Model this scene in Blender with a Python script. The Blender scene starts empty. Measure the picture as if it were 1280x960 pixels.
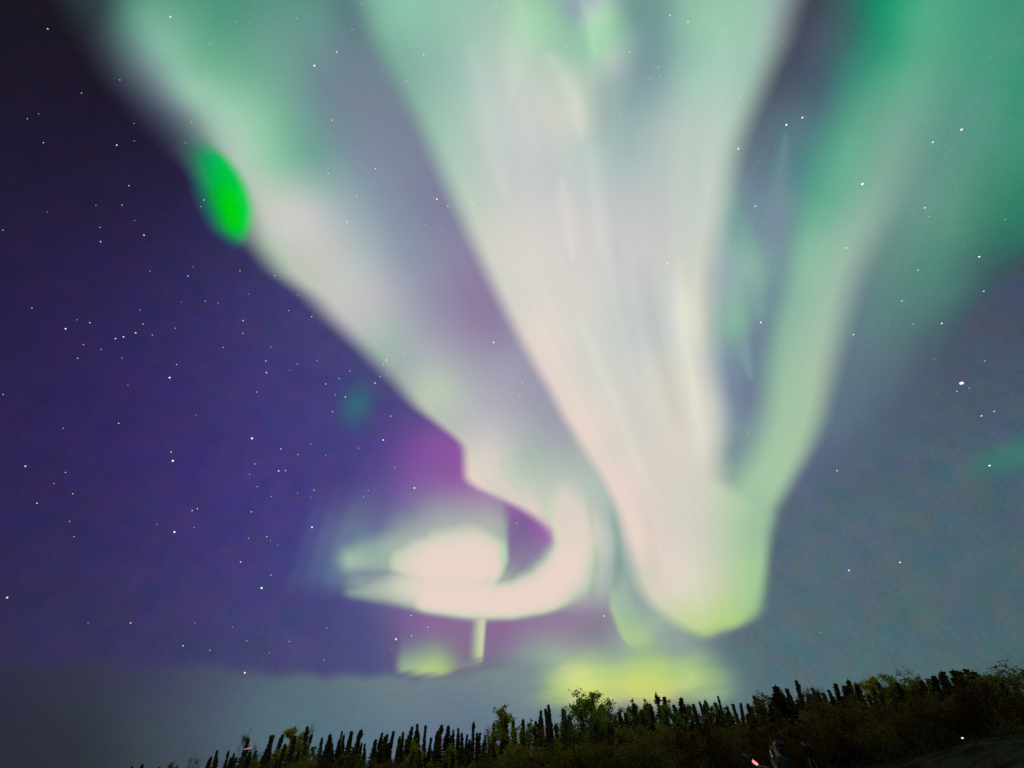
import bpy, bmesh, math, random
import numpy as np
from mathutils import Vector, Matrix

random.seed(7)
rng = np.random.default_rng(7)
scn = bpy.context.scene
COL = scn.collection
R = math.radians

# ------------------------------------------------------------------ camera
F_PX, CX, CY, PITCH, EYE = 587.0, 640.0, 480.0, R(40.0), 1.6
cam_data = bpy.data.cameras.new('camera')
cam_data.sensor_fit = 'HORIZONTAL'
cam_data.sensor_width = 36.0
cam_data.lens = 36.0 * F_PX / 1280.0
cam_data.clip_start = 0.05
cam_data.clip_end = 400000.0
cam = bpy.data.objects.new('camera', cam_data)
COL.objects.link(cam)
cam.location = (0, 0, EYE)
cam.rotation_euler = (R(90) + PITCH, 0, 0)
scn.camera = cam
CP, SP = math.cos(PITCH), math.sin(PITCH)


def dirs(x, y):
    """viewing direction (unit, world) of photograph pixel x, y (1280 x 960)"""
    x = np.asarray(x, float); y = np.asarray(y, float)
    a = x - CX; b = CY - y
    d = np.stack([a, F_PX * CP - b * SP, F_PX * SP + b * CP], -1)
    return d / np.linalg.norm(d, axis=-1, keepdims=True)


def at(x, y, D):
    """point seen at pixel x, y whose distance along the ground is D metres"""
    d = dirs(x, y)
    s = D / math.hypot(d[0], d[1])
    return Vector((d[0] * s, d[1] * s, EYE + d[2] * s))


def lin(c):
    c = np.asarray(c, float) / 255.0
    return np.where(c <= 0.04045, c / 12.92, ((c + 0.055) / 1.055) ** 2.4)


# ------------------------------------------------------------------ night sky
world = bpy.data.worlds.new('World')
scn.world = world
world.use_nodes = True
wn, wl = world.node_tree.nodes, world.node_tree.links
wn.clear()
SUN_EL, SUN_AZ = R(2.0), R(200.0)

# airglow and dark sky: colours of the clear sky in a set of directions
SKY = [
    (0, 0, 26, 22, 30), (40, 180, 25, 20, 31), (30, 400, 30, 24, 50), (150, 330, 40, 33, 72),
    (30, 600, 33, 27, 55), (150, 480, 50, 40, 98), (180, 640, 57, 43, 108), (300, 560, 66, 50, 124),
    (320, 690, 66, 54, 128), (300, 440, 58, 50, 110), (400, 450, 74, 76, 122), (420, 620, 72, 66, 140), (400, 740, 74, 70, 132),
    (60, 760, 43, 37, 72), (250, 790, 64, 58, 112), (430, 800, 80, 82, 128), (50, 880, 44, 46, 62),
    (980, 80, 62, 60, 78), (1260, 370, 56, 55, 82), (1190, 460, 66, 64, 98), (1100, 545, 90, 100, 124), (1010, 650, 86, 88, 126), (980, 720, 90, 96, 124),
    (1150, 630, 84, 102, 116), (1250, 640, 68, 88, 104), (1240, 520, 66, 84, 98), (1080, 600, 94, 108, 126), (1200, 580, 74, 104, 112), (1060, 800, 86, 116, 118), (1180, 760, 70, 106, 106), (1110, 700, 82, 110, 120), (1210, 700, 66, 98, 104), (1100, 757, 82, 112, 114),
    (1270, 800, 56, 76, 84), (1000, 850, 100, 120, 126), (1150, 840, 82, 112, 110), (1240, 855, 62, 82, 82),
    (640, 940, 96, 114, 126), (300, 930, 72, 86, 100), (100, 940, 44, 50, 60), (640, 400, 96, 92, 120),
]
tc = wn.new('ShaderNodeTexCoord')
nrm = wn.new('ShaderNodeVectorMath'); nrm.operation = 'NORMALIZE'
wl.new(tc.outputs['Generated'], nrm.inputs[0])
KAPPA = 45.0
num = den = None
# unseen sky behind and above the viewer, bright aurora colours added to light the trees: azimuth from ahead, elevation (degrees), colour
BEHIND = [(180, 75, 164, 196, 164), (150, 50, 131, 184, 145), (210, 50, 141, 187, 149), (180, 25, 117, 163, 132), (120, 30, 82, 122, 107), (240, 30, 64, 75, 93),
          (180, 3, 91, 111, 99), (110, 5, 70, 90, 88), (250, 5, 58, 58, 75), (180, -20, 43, 44, 40)]
SKYD = [(tuple(dirs(q[0], q[1])), q[2:]) for q in SKY]
SKYD += [((math.sin(R(a)) * math.cos(R(e)), math.cos(R(a)) * math.cos(R(e)), math.sin(R(e))), c) for a, e, *c in BEHIND]
for d, (r, g, b) in SKYD:
    dot = wn.new('ShaderNodeVectorMath'); dot.operation = 'DOT_PRODUCT'
    wl.new(nrm.outputs[0], dot.inputs[0]); dot.inputs[1].default_value = tuple(d)
    ma = wn.new('ShaderNodeMath'); ma.operation = 'MULTIPLY_ADD'
    wl.new(dot.outputs['Value'], ma.inputs[0]); ma.inputs[1].default_value = KAPPA; ma.inputs[2].default_value = -KAPPA * 0.75
    ex = wn.new('ShaderNodeMath'); ex.operation = 'EXPONENT'
    wl.new(ma.outputs[0], ex.inputs[0])
    sc = wn.new('ShaderNodeVectorMath'); sc.operation = 'SCALE'
    sc.inputs[0].default_value = tuple(lin((r, g, b))); wl.new(ex.outputs[0], sc.inputs['Scale'])
    if num is None:
        num, den = sc.outputs[0], ex.outputs[0]
    else:
        a1 = wn.new('ShaderNodeVectorMath'); a1.operation = 'ADD'
        wl.new(num, a1.inputs[0]); wl.new(sc.outputs[0], a1.inputs[1]); num = a1.outputs[0]
        a2 = wn.new('ShaderNodeMath'); a2.operation = 'ADD'
        wl.new(den, a2.inputs[0]); wl.new(ex.outputs[0], a2.inputs[1]); den = a2.outputs[0]
inv = wn.new('ShaderNodeMath'); inv.operation = 'DIVIDE'; inv.inputs[0].default_value = 1.0
wl.new(den, inv.inputs[1])
glow = wn.new('ShaderNodeVectorMath'); glow.operation = 'SCALE'
wl.new(num, glow.inputs[0]); wl.new(inv.outputs[0], glow.inputs['Scale'])
# mottled airglow: slow blotches of violet against blue, fine mottling on top
n1 = wn.new('ShaderNodeTexNoise'); n1.inputs['Scale'].default_value = 26; n1.inputs['Detail'].default_value = 5
wl.new(nrm.outputs[0], n1.inputs['Vector'])
n2 = wn.new('ShaderNodeTexNoise'); n2.inputs['Scale'].default_value = 210; n2.inputs['Detail'].default_value = 3
wl.new(nrm.outputs[0], n2.inputs['Vector'])


def centred(out, amp):
    s = wn.new('ShaderNodeVectorMath'); s.operation = 'MULTIPLY_ADD'
    wl.new(out, s.inputs[0])
    s.inputs[1].default_value = tuple(2 * a for a in amp); s.inputs[2].default_value = tuple(-a for a in amp)
    return s.outputs[0]


mo = wn.new('ShaderNodeVectorMath'); mo.operation = 'ADD'
wl.new(centred(n1.outputs['Color'], (0.48, 0.18, 0.26)), mo.inputs[0])
wl.new(centred(n2.outputs['Color'], (0.34, 0.24, 0.30)), mo.inputs[1])
one = wn.new('ShaderNodeVectorMath'); one.operation = 'ADD'
wl.new(mo.outputs[0], one.inputs[0]); one.inputs[1].default_value = (1, 1, 1)
fin = wn.new('ShaderNodeVectorMath'); fin.operation = 'MULTIPLY'
wl.new(glow.outputs[0], fin.inputs[0]); wl.new(one.outputs[0], fin.inputs[1])
bg1 = wn.new('ShaderNodeBackground'); bg1.inputs['Strength'].default_value = 1.0
wl.new(fin.outputs[0], bg1.inputs['Color'])
nish = wn.new('ShaderNodeTexSky'); nish.sky_type = 'NISHITA'; nish.sun_disc = False
nish.sun_elevation = R(2); nish.sun_rotation = SUN_AZ
bg2 = wn.new('ShaderNodeBackground'); bg2.inputs['Strength'].default_value = 0.0004
wl.new(nish.outputs[0], bg2.inputs['Color'])
addw = wn.new('ShaderNodeAddShader')
wl.new(bg1.outputs[0], addw.inputs[0]); wl.new(bg2.outputs[0], addw.inputs[1])
wo = wn.new('ShaderNodeOutputWorld'); wl.new(addw.outputs[0], wo.inputs['Surface'])

# faint light low behind the viewer (night: far below daylight strength)
sun = bpy.data.lights.new('night_light', 'SUN')
sun.energy = 0.015; sun.angle = R(0.5); sun.color = (1.0, 0.9, 0.78)
sun_o = bpy.data.objects.new('night_light', sun); COL.objects.link(sun_o)
sun_o.rotation_euler = (R(62), 0, R(-20))

scn.view_settings.view_transform = 'Standard'
scn.view_settings.look = 'None'
scn.view_settings.exposure = 0.0
scn.view_settings.gamma = 1.0
scn.view_settings.use_curve_mapping = False
scn.render.engine = 'CYCLES'
scn.cycles.use_denoising = False
scn.cycles.max_bounces = 4
scn.cycles.diffuse_bounces = 2
scn.cycles.transparent_max_bounces = 40
scn.cycles.sample_clamp_indirect = 4.0


# ------------------------------------------------------------------ helpers
def tag(o, label=None, cat=None, group=None, kind=None):
    if label: o['label'] = label
    if cat: o['category'] = cat
    if group: o['group'] = group
    if kind: o['kind'] = kind
    return o


def empty(name, loc=(0, 0, 0), rz=0.0):
    o = bpy.data.objects.new(name, None)
    o.empty_display_size = 0.3
    COL.objects.link(o)
    o.location = loc; o.rotation_euler = (0, 0, rz)
    return o


def link(name, me, mat=None, parent=None):
    o = bpy.data.objects.new(name, me)
    COL.objects.link(o)
    if mat is not None and len(me.materials) == 0:
        me.materials.append(mat)
    if parent is not None:
        o.parent = parent
    return o


def mesh_from(name, verts, faces, mat=None, smooth=False):
    me = bpy.data.meshes.new(name)
    me.from_pydata([tuple(v) for v in verts], [], faces)
    if mat: me.materials.append(mat)
    if smooth:
        me.polygons.foreach_set('use_smooth', [True] * len(me.polygons))
    me.update()
    return me


def principled(name, base, rough=0.8, noise=None, spec=0.3):
    """noise = (scale, second colour) mixes a second colour in by 3-D noise"""
    m = bpy.data.materials.new(name); m.use_nodes = True
    n, l = m.node_tree.nodes, m.node_tree.links
    p = n['Principled BSDF']
    p.inputs['Roughness'].default_value = rough
    p.inputs['Specular IOR Level'].default_value = spec
    p.inputs['Base Color'].default_value = (*base, 1)
    if noise:
        t = n.new('ShaderNodeTexCoord')
        nz = n.new('ShaderNodeTexNoise'); nz.inputs['Scale'].default_value = noise[0]; nz.inputs['Detail'].default_value = 6
        l.new(t.outputs['Object'], nz.inputs['Vector'])
        rp = n.new('ShaderNodeValToRGB')
        rp.color_ramp.elements[0].position = 0.36; rp.color_ramp.elements[1].position = 0.64
        rp.color_ramp.elements[0].color = (*base, 1); rp.color_ramp.elements[1].color = (*noise[1], 1)
        l.new(nz.outputs['Fac'], rp.inputs['Fac']); l.new(rp.outputs['Color'], p.inputs['Base Color'])
    return m


def emitter(name, col, strength):
    m = bpy.data.materials.new(name); m.use_nodes = True
    n, l = m.node_tree.nodes, m.node_tree.links
    n.clear()
    e = n.new('ShaderNodeEmission'); e.inputs['Color'].default_value = (*col, 1); e.inputs['Strength'].default_value = strength
    o = n.new('ShaderNodeOutputMaterial'); l.new(e.outputs[0], o.inputs['Surface'])
    return m


def leaf_mat(name, a, b, trans=0.35):
    """leaves and needles: two natural colours mixed clump by clump, tree by tree, with light coming through"""
    m = bpy.data.materials.new(name); m.use_nodes = True
    n, l = m.node_tree.nodes, m.node_tree.links
    n.clear()
    t = n.new('ShaderNodeTexCoord'); oi = n.new('ShaderNodeObjectInfo')
    nz = n.new('ShaderNodeTexNoise'); nz.inputs['Scale'].default_value = 1.6; nz.inputs['Detail'].default_value = 4
    l.new(t.outputs['Object'], nz.inputs['Vector'])
    ad = n.new('ShaderNodeMath'); ad.operation = 'MULTIPLY_ADD'; ad.inputs[1].default_value = 0.5
    l.new(oi.outputs['Random'], ad.inputs[0]); l.new(nz.outputs['Fac'], ad.inputs[2])
    rp = n.new('ShaderNodeValToRGB')
    rp.color_ramp.elements[0].position = 0.45; rp.color_ramp.elements[1].position = 1.0
    rp.color_ramp.elements[0].color = (*a, 1); rp.color_ramp.elements[1].color = (*b, 1)
    l.new(ad.outputs[0], rp.inputs['Fac'])
    d = n.new('ShaderNodeBsdfDiffuse'); tr = n.new('ShaderNodeBsdfTranslucent'); mx = n.new('ShaderNodeMixShader')
    l.new(rp.outputs['Color'], d.inputs['Color']); l.new(rp.outputs['Color'], tr.inputs['Color'])
    mx.inputs['Fac'].default_value = trans
    l.new(d.outputs[0], mx.inputs[1]); l.new(tr.outputs[0], mx.inputs[2])
    o = n.new('ShaderNodeOutputMaterial'); l.new(mx.outputs[0], o.inputs['Surface'])
    return m


# ------------------------------------------------------------------ terrain
def sstep(a, b, x):
    t = np.clip((np.asarray(x, float) - a) / (b - a), 0, 1)
    return t * t * (3 - 2 * t)


def ground_z(x, y):
    x = np.asarray(x, float); y = np.asarray(y, float)
    r = np.hypot(x, y)
    z = 0.095 * np.clip(x, 0, 60) + 0.035 * np.clip(x, -90, 0)
    z = z * sstep(2, 9, r) * (1 - sstep(150, 900, r))
    z = z + 1.15 * sstep(8.5, 15, x) * (1 - sstep(21, 36, r)) * sstep(2, 10, y)
    z = z - 14 * sstep(130, 1200, r)
    z = z + 0.06 * np.sin(x * 0.9 + 1.3) * np.cos(y * 0.7) * sstep(4, 10, r) + 0.03 * np.sin(2.3 * x + y) * sstep(4, 10, r)
    return z


def gz(x, y): return float(ground_z(x, y))


m_ground = principled('tundra_soil', (0.03, 0.026, 0.017), 0.95, (0.8, (0.05, 0.043, 0.03)), spec=0.0)
m_gravel = principled('gravel', (0.012, 0.011, 0.008), 0.95, (1.2, (0.045, 0.040, 0.028)), spec=0.0)
rad = np.concatenate([[0.0], np.geomspace(0.7, 40, 60), np.geomspace(43, 9000, 50)])
NA = 180
vs, fs = [(0, 0, gz(0, 0))], []
for i, r in enumerate(rad[1:]):
    for k in range(NA):
        a = 2 * math.pi * k / NA
        x, y = r * math.sin(a), r * math.cos(a)
        vs.append((x, y, gz(x, y) + (0.025 * random.uniform(-1, 1) if 5 < r < 60 else 0)))
for k in range(NA):
    fs.append((0, 1 + (k + 1) % NA, 1 + k))
for i in range(len(rad) - 2):
    a0, b0 = 1 + i * NA, 1 + (i + 1) * NA
    for k in range(NA):
        k2 = (k + 1) % NA
        fs.append((a0 + k, a0 + k2, b0 + k2, b0 + k))
gme = mesh_from('ground', vs, fs, m_ground, True)
gme.materials.append(m_gravel)
for p in gme.polygons:
    c = p.center
    if 8.6 < c.x < 19 and 4 < c.y < 30 and math.hypot(c.x, c.y) < 27 + 2 * math.sin(c.x):
        p.material_index = 1
tag(link('ground', gme), 'dark tundra ground rising into a gravel bank on the right', 'ground', kind='structure')


# ------------------------------------------------------------------ the aurora
def knots(pts, smooth=14):
    """smooth function through (y, value) points"""
    pts = sorted(pts)
    yy = np.arange(-320, 1000.0)
    v = np.interp(yy, [p[0] for p in pts], [p[1] for p in pts])
    k = np.exp(-0.5 * (np.arange(-3 * smooth, 3 * smooth + 1) / smooth) ** 2); k /= k.sum()
    v = np.convolve(np.pad(v, 3 * smooth, mode='edge'), k, 'valid')
    return lambda y: np.interp(y, yy, v)


def blend(samples, X, Y, soft):
    """smooth colour field through sampled colours (multiquadric interpolation, slightly relaxed)"""
    S = np.array(samples, float)
    c2 = (1.2 * soft) ** 2

    def phi(ax, ay): return np.sqrt((ax[:, None] - S[:, 0]) ** 2 + (ay[:, None] - S[:, 1]) ** 2 + c2) / 100.0
    n = len(S)
    A = np.zeros((n + 1, n + 1))
    A[:n, :n] = phi(S[:, 0], S[:, 1]) - 0.012 * np.eye(n)
    A[:n, n] = A[n, :n] = 1
    rhs = np.zeros((n + 1, 3)); rhs[:n] = S[:, 2:5]
    W = np.linalg.solve(A, rhs)
    x, y = X.ravel(), Y.ravel()
    x = np.clip(x, S[:, 0].min() - 60, S[:, 0].max() + 60); y = np.clip(y, S[:, 1].min() - 40, S[:, 1].max() + 40)
    out = np.zeros((x.size, 3))
    for i in range(0, x.size, 20000):
        out[i:i + 20000] = phi(x[i:i + 20000], y[i:i + 20000]) @ W[:n] + W[n]
    lo, hi = S[:, 2:5].min(0), S[:, 2:5].max(0)
    return np.clip(out, lo, hi).reshape(X.shape + (3,))


def aurora_mat(name, su, sv, amp, fine=0.05):
    m = bpy.data.materials.new(name); m.use_nodes = True
    n, l = m.node_tree.nodes, m.node_tree.links
    n.clear()
    ac = n.new('ShaderNodeAttribute'); ac.attribute_name = 'glow'
    ad = n.new('ShaderNodeAttribute'); ad.attribute_name = 'veil'
    uv = n.new('ShaderNodeUVMap'); uv.uv_map = 'along'
    mp = n.new('ShaderNodeMapping'); mp.inputs['Scale'].default_value = (su, sv, 1)
    l.new(uv.outputs[0], mp.inputs['Vector'])
    nz = n.new('ShaderNodeTexNoise'); nz.inputs['Scale'].default_value = 1.0; nz.inputs['Detail'].default_value = 5; nz.inputs['Roughness'].default_value = 0.55
    l.new(mp.outputs[0], nz.inputs['Vector'])
    tcn = n.new('ShaderNodeNewGeometry')
    nm = n.new('ShaderNodeVectorMath'); nm.operation = 'NORMALIZE'; l.new(tcn.outputs['Position'], nm.inputs[0])
    nf = n.new('ShaderNodeTexNoise'); nf.inputs['Scale'].default_value = 230; nf.inputs['Detail'].default_value = 2
    l.new(nm.outputs[0], nf.inputs['Vector'])
    a = n.new('ShaderNodeMath'); a.operation = 'MULTIPLY_ADD'; a.inputs[1].default_value = 2 * amp; a.inputs[2].default_value = 1 - amp
    l.new(nz.outputs['Fac'], a.inputs[0])
    b = n.new('ShaderNodeVectorMath'); b.operation = 'MULTIPLY_ADD'
    l.new(nf.outputs['Color'], b.inputs[0]); b.inputs[1].default_value = (2 * fine,) * 3; b.inputs[2].default_value = (1 - fine,) * 3
    c = n.new('ShaderNodeVectorMath'); c.operation = 'MULTIPLY'; l.new(ac.outputs['Color'], c.inputs[0]); l.new(b.outputs[0], c.inputs[1])
    e = n.new('ShaderNodeEmission'); l.new(c.outputs[0], e.inputs['Color']); l.new(a.outputs[0], e.inputs['Strength'])
    t = n.new('ShaderNodeBsdfTransparent')
    mx = n.new('ShaderNodeMixShader')
    l.new(ad.outputs['Fac'], mx.inputs['Fac']); l.new(t.outputs[0], mx.inputs[1]); l.new(e.outputs[0], mx.inputs[2])
    o = n.new('ShaderNodeOutputMaterial'); l.new(mx.outputs[0], o.inputs['Surface'])
    try: m.cycles.emission_sampling = 'NONE'
    except Exception: pass
    return m


CUT = 0.05


def sheet(name, box, field, H, mat, step=4.0, uvf=None, fall=1.7):
    """a luminous layer high in the air: field(X, Y) gives density and colour (0..255) for directions; H is its height (m)"""
    x0, y0, x1, y1 = box
    nx, ny = int((x1 - x0) / step) + 1, int((y1 - y0) / step) + 1
    X, Y = np.meshgrid(np.linspace(x0, x1, nx), np.linspace(y0, y1, ny))
    D, C = field(X, Y)
    D = np.clip((D - CUT) / (1 - CUT), 0, 1) ** fall
    d = dirs(X, Y)
    # gentle relief so that each layer has folds of its own
    r = H * (1 + 0.006 * np.sin(X * 0.021 + H) * np.cos(Y * 0.013)) / (np.clip(d[..., 2], 0, 1) + 0.15)
    P = d * r[..., None]; P[..., 2] += EYE
    idx = np.arange(nx * ny).reshape(ny, nx)
    q = np.stack([idx[:-1, :-1], idx[1:, :-1], idx[1:, 1:], idx[:-1, 1:]], -1).reshape(-1, 4)
    keep = D.ravel()[q].max(1) > 0.002
    q = q[keep]
    used = np.unique(q)
    remap = -np.ones(nx * ny, int); remap[used] = np.arange(used.size)
    q = remap[q]
    me = bpy.data.meshes.new(name)
    me.vertices.add(used.size); me.vertices.foreach_set('co', P.reshape(-1, 3)[used].astype(np.float32).ravel())
    me.loops.add(q.size); me.loops.foreach_set('vertex_index', q.astype(np.int32).ravel())
    me.polygons.add(len(q)); me.polygons.foreach_set('loop_start', np.arange(0, q.size, 4, dtype=np.int32))
    me.update(calc_edges=True)
    ca = me.attributes.new('glow', 'FLOAT_COLOR', 'POINT')
    L = lin(np.clip(C, 0, 255)).reshape(-1, 3)[used]
    ca.data.foreach_set('color', np.concatenate([L, np.ones((len(L), 1))], 1).astype(np.float32).ravel())
    da = me.attributes.new('veil', 'FLOAT', 'POINT')
    da.data.foreach_set('value', D.ravel()[used].astype(np.float32))
    U, V = uvf(X, Y) if uvf else (X / 100, Y / 100)
    uvl = me.uv_layers.new(name='along')
    uvs = np.stack([U.ravel()[used], V.ravel()[used]], -1)[q.ravel()]
    uvl.data.foreach_set('uv', uvs.astype(np.float32).ravel())
    me.polygons.foreach_set('use_smooth', np.ones(len(q), bool))
    me.materials.append(mat)
    return link(name, me)


# edges of the bands, measured as (y, x)
A_L = knots([(-300, 20), (0, 112), (50, 138), (100, 168), (150, 205), (200, 246), (250, 292), (275, 304), (300, 312), (340, 343), (370, 386), (400, 414),
             (440, 456), (480, 494), (510, 520), (535, 553), (556, 579), (600, 581), (608, 590), (622, 622), (637, 654), (652, 676), (668, 694), (690, 700), (800, 704)], 5)
A_S = knots([(-300, 110), (0, 85), (100, 74), (200, 54), (270, 34), (320, 28), (400, 28), (480, 22), (530, 13), (560, 9), (595, 9), (615, 17), (660, 17), (800, 14)], 8)
B_L = knots([(-300, 320), (0, 448), (37, 458), (75, 478), (112, 500), (150, 521), (187, 538), (225, 554), (262, 571), (300, 588), (340, 607), (375, 624),
             (412, 643), (450, 664), (487, 686), (525, 706), (562, 729), (600, 753), (637, 771), (680, 783), (710, 788), (730, 792), (745, 802), (760, 817),
             (775, 836), (790, 857), (800, 880), (815, 900)], 6)
B_S = knots([(-300, 40), (0, 30), (100, 26), (250, 22), (400, 17), (600, 12), (680, 12), (740, 18), (800, 22)])
B_R = knots([(-300, 1130), (0, 992), (56, 976), (97, 958), (142, 939), (169, 928), (195, 920), (225, 914), (262, 908), (300, 899), (349, 891), (412, 891),
             (469, 898), (510, 906), (544, 906), (570, 902), (600, 904), (625, 935), (645, 965), (665, 960), (700, 956), (740, 954), (762, 951), (777, 938), (790, 908), (802, 880), (815, 860)], 5)
C_L = knots([(-300, 1290), (0, 1120), (60, 1090), (112, 1058), (187, 1030), (262, 1000), (300, 987), (360, 976), (400, 966), (450, 959), (525, 950), (560, 938), (600, 915), (640, 890), (800, 880)])
C_R = knots([(-300, 1400), (0, 1225), (75, 1190), (187, 1145), (262, 1112), (300, 1092), (337, 1074), (375, 1062), (450, 1043), (487, 1035), (525, 1026),
             (562, 1012), (600, 990), (637, 969), (660, 960), (700, 956), (740, 952), (800, 945)], 8)


def edge(x, e, s): return sstep(-1, 1, (x - e) / s)


def uvAB(X, Y): return (X - A_L(Y)) / np.maximum(B_L(Y) - A_L(Y), 60), Y / 960
def uvB(X, Y): return (X - B_L(Y)) / np.maximum(B_R(Y) - B_L(Y), 60), Y / 960
def uvC(X, Y): return (X - C_L(Y)) / np.maximum(C_R(Y) - C_L(Y), 40), Y / 960


# --- magenta and violet glow behind the curl
PUR = [(480, 540, 104, 74, 150), (520, 580, 128, 84, 158), (560, 560, 140, 86, 162), (575, 590, 146, 90, 162), (500, 500, 100, 84, 140), (610, 622, 168, 112, 172), (540, 640, 140, 120, 165),
       (470, 620, 104, 92, 150), (430, 680, 98, 105, 146), (660, 660, 128, 96, 152), (688, 668, 166, 104, 178), (660, 700, 140, 128, 156), (690, 700, 150, 130, 160),
       (480, 790, 92, 88, 132), (520, 785, 130, 98, 150), (560, 800, 134, 108, 146), (640, 790, 142, 112, 152), (700, 790, 148, 132, 156), (755, 775, 140, 130, 150), (740, 740, 152, 148, 162), (640, 835, 126, 136, 142),
       (420, 760, 78, 78, 134), (760, 820, 140, 150, 150), (790, 812, 160, 184, 160), (700, 818, 154, 172, 156), (660, 815, 140, 152, 152), (830, 802, 158, 178, 158), (880, 816, 130, 150, 148), (930, 800, 104, 122, 134), (815, 785, 158, 184, 162), (660, 870, 118, 134, 142)]


def f_purple(X, Y):
    d = sstep(-1, 1, (X - (470 - 0.35 * (Y - 560) * (Y < 700) - 0.35 * 140 * (Y >= 700))) / 70) * sstep(455, 560, Y) * (1 - sstep(815, 880, Y)) * (1 - sstep(850, 960, X))
    return d * 0.97, blend(PUR, X, Y, 22)


m_soft = aurora_mat('aurora_soft', 3.0, 1.0, 0.05, 0.08)
tag(sheet('aurora_glow', (360, 440, 980, 890), f_purple, 30000, m_soft),
    'magenta and violet aurora glow around and below the bright curl', 'aurora')


# --- teal patch in the violet sky
def f_teal(X, Y):
    a, b = X - 446, Y - 506
    u, v = a * 0.90 + b * 0.42, -a * 0.42 + b * 0.90
    d = np.exp(-0.5 * ((u / 17) ** 2 + (v / 24) ** 2)) * 0.85
    return d, np.broadcast_to(np.array([42, 112, 122.]), X.shape + (3,)).copy()


tag(sheet('aurora_patch', (380, 420, 520, 600), f_teal, 29000, m_soft), 'small dim teal aurora patch below the edge of the left band', 'aurora')


# --- faint green streak at the right border
def f_green_right(X, Y):
    a, b = X - 1275, Y - 566
    u, v = a * 0.95 - b * 0.3, a * 0.3 + b * 0.95
    d = np.exp(-0.5 * ((u / 60) ** 2 + (v / 17) ** 2)) * 0.8
    return d, np.broadcast_to(np.array([52, 130, 112.]), X.shape + (3,)).copy()


tag(sheet('aurora_patch', (1120, 490, 1420, 640), f_green_right, 28000, m_soft), 'faint horizontal green aurora streak at the right edge, under the brightest star', 'aurora')

# --- thin teal sheet over the upper right
DD = [(914, 585, 142, 170, 160), (922, 552, 128, 154, 156), (922, 300, 130, 168, 162), (940, 330, 136, 176, 164), (951, 352, 128, 166, 160), (915, 362, 140, 170, 170), (925, 402, 130, 172, 158), (904, 340, 160, 170, 184), (976, 362, 106, 124, 148), (966, 425, 104, 122, 146), (938, 455, 112, 134, 150), (955, 288, 118, 140, 156), (930, 270, 116, 150, 154), (985, 8, 60, 54, 72), (1010, 40, 72, 78, 96), (1045, 20, 66, 92, 98), (1060, 90, 62, 122, 116), (1010, 130, 80, 104, 116), (1110, 20, 20, 148, 108), (1085, 40, 44, 124, 104), (975, 90, 70, 77, 94), (955, 130, 84, 94, 110), (940, 175, 96, 112, 126),
      (995, 150, 88, 116, 128), (1030, 95, 70, 98, 110), (1000, 100, 74, 90, 105), (955, 230, 106, 128, 144), (975, 255, 114, 138, 152), (1005, 225, 86, 138, 136), (970, 300, 116, 138, 152), (985, 330, 110, 128, 150), (950, 420, 110, 124, 148),
      (940, 500, 108, 122, 150), (920, 560, 112, 132, 150), (905, 450, 130, 150, 165), (912, 240, 120, 150, 155),
      (1255, 40, 74, 150, 124), (1265, 110, 64, 148, 120), (1230, 120, 84, 150, 130), (1200, 190, 92, 148, 132), (1265, 180, 68, 144, 120), (1160, 250, 104, 150, 138), (1250, 230, 64, 136, 112), (1200, 290, 80, 138, 120), (1255, 290, 52, 118, 100),
      (1150, 340, 84, 136, 124), (1110, 330, 100, 138, 132), (1100, 400, 94, 128, 130), (1180, 370, 78, 122, 116), (1060, 460, 96, 118, 130), (1120, 440, 90, 112, 122), (1045, 530, 92, 112, 130), (1100, 500, 86, 106, 122), (1010, 610, 90, 100, 130), (1150, 430, 80, 104, 112), (1240, 330, 60, 100, 98)]
D_R = knots([(-300, 1700), (250, 1390), (320, 1288), (400, 1200), (440, 1185), (490, 1145), (540, 1100), (600, 1045), (700, 980)])


def f_teal_sheet(X, Y):
    d = edge(X, 880, 20) * (1 - edge(X, D_R(Y), 52)) * (1 - sstep(540, 690, Y))
    return d, blend(DD, X, Y, 24)


m_grain = aurora_mat('aurora_thin', 5.0, 1.2, 0.06, 0.16)
tag(sheet('aurora_sheet', (856, -230, 1460, 690), f_teal_sheet, 26000, m_grain, 4, lambda X, Y: (X / 240 + Y / 700, Y / 900), 1.3),
    'thin teal green aurora sheet covering the upper right corner', 'aurora')


# --- faint rays left of the curl
def f_rays(X, Y):
    t = X + 0.30 * (Y - 680)
    d = 0
    for c, w, s in ((400, 10, .62), (426, 12, .78), (452, 13, .7), (380, 7, .42)):
        d = d + s * np.exp(-0.5 * ((t - c) / w) ** 2)
    d = d * sstep(560, 680, Y) * (1 - sstep(715, 765, Y))
    return np.clip(d, 0, 0.8), blend([(380, 700, 84, 100, 148), (440, 640, 112, 122, 152), (430, 700, 112, 138, 156), (450, 730, 112, 128, 152)], X, Y, 30)


tag(sheet('aurora_rays', (330, 530, 540, 780), f_rays, 24500, m_soft, 3), 'faint slanting grey aurora rays left of the bright curl', 'aurora')

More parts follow.
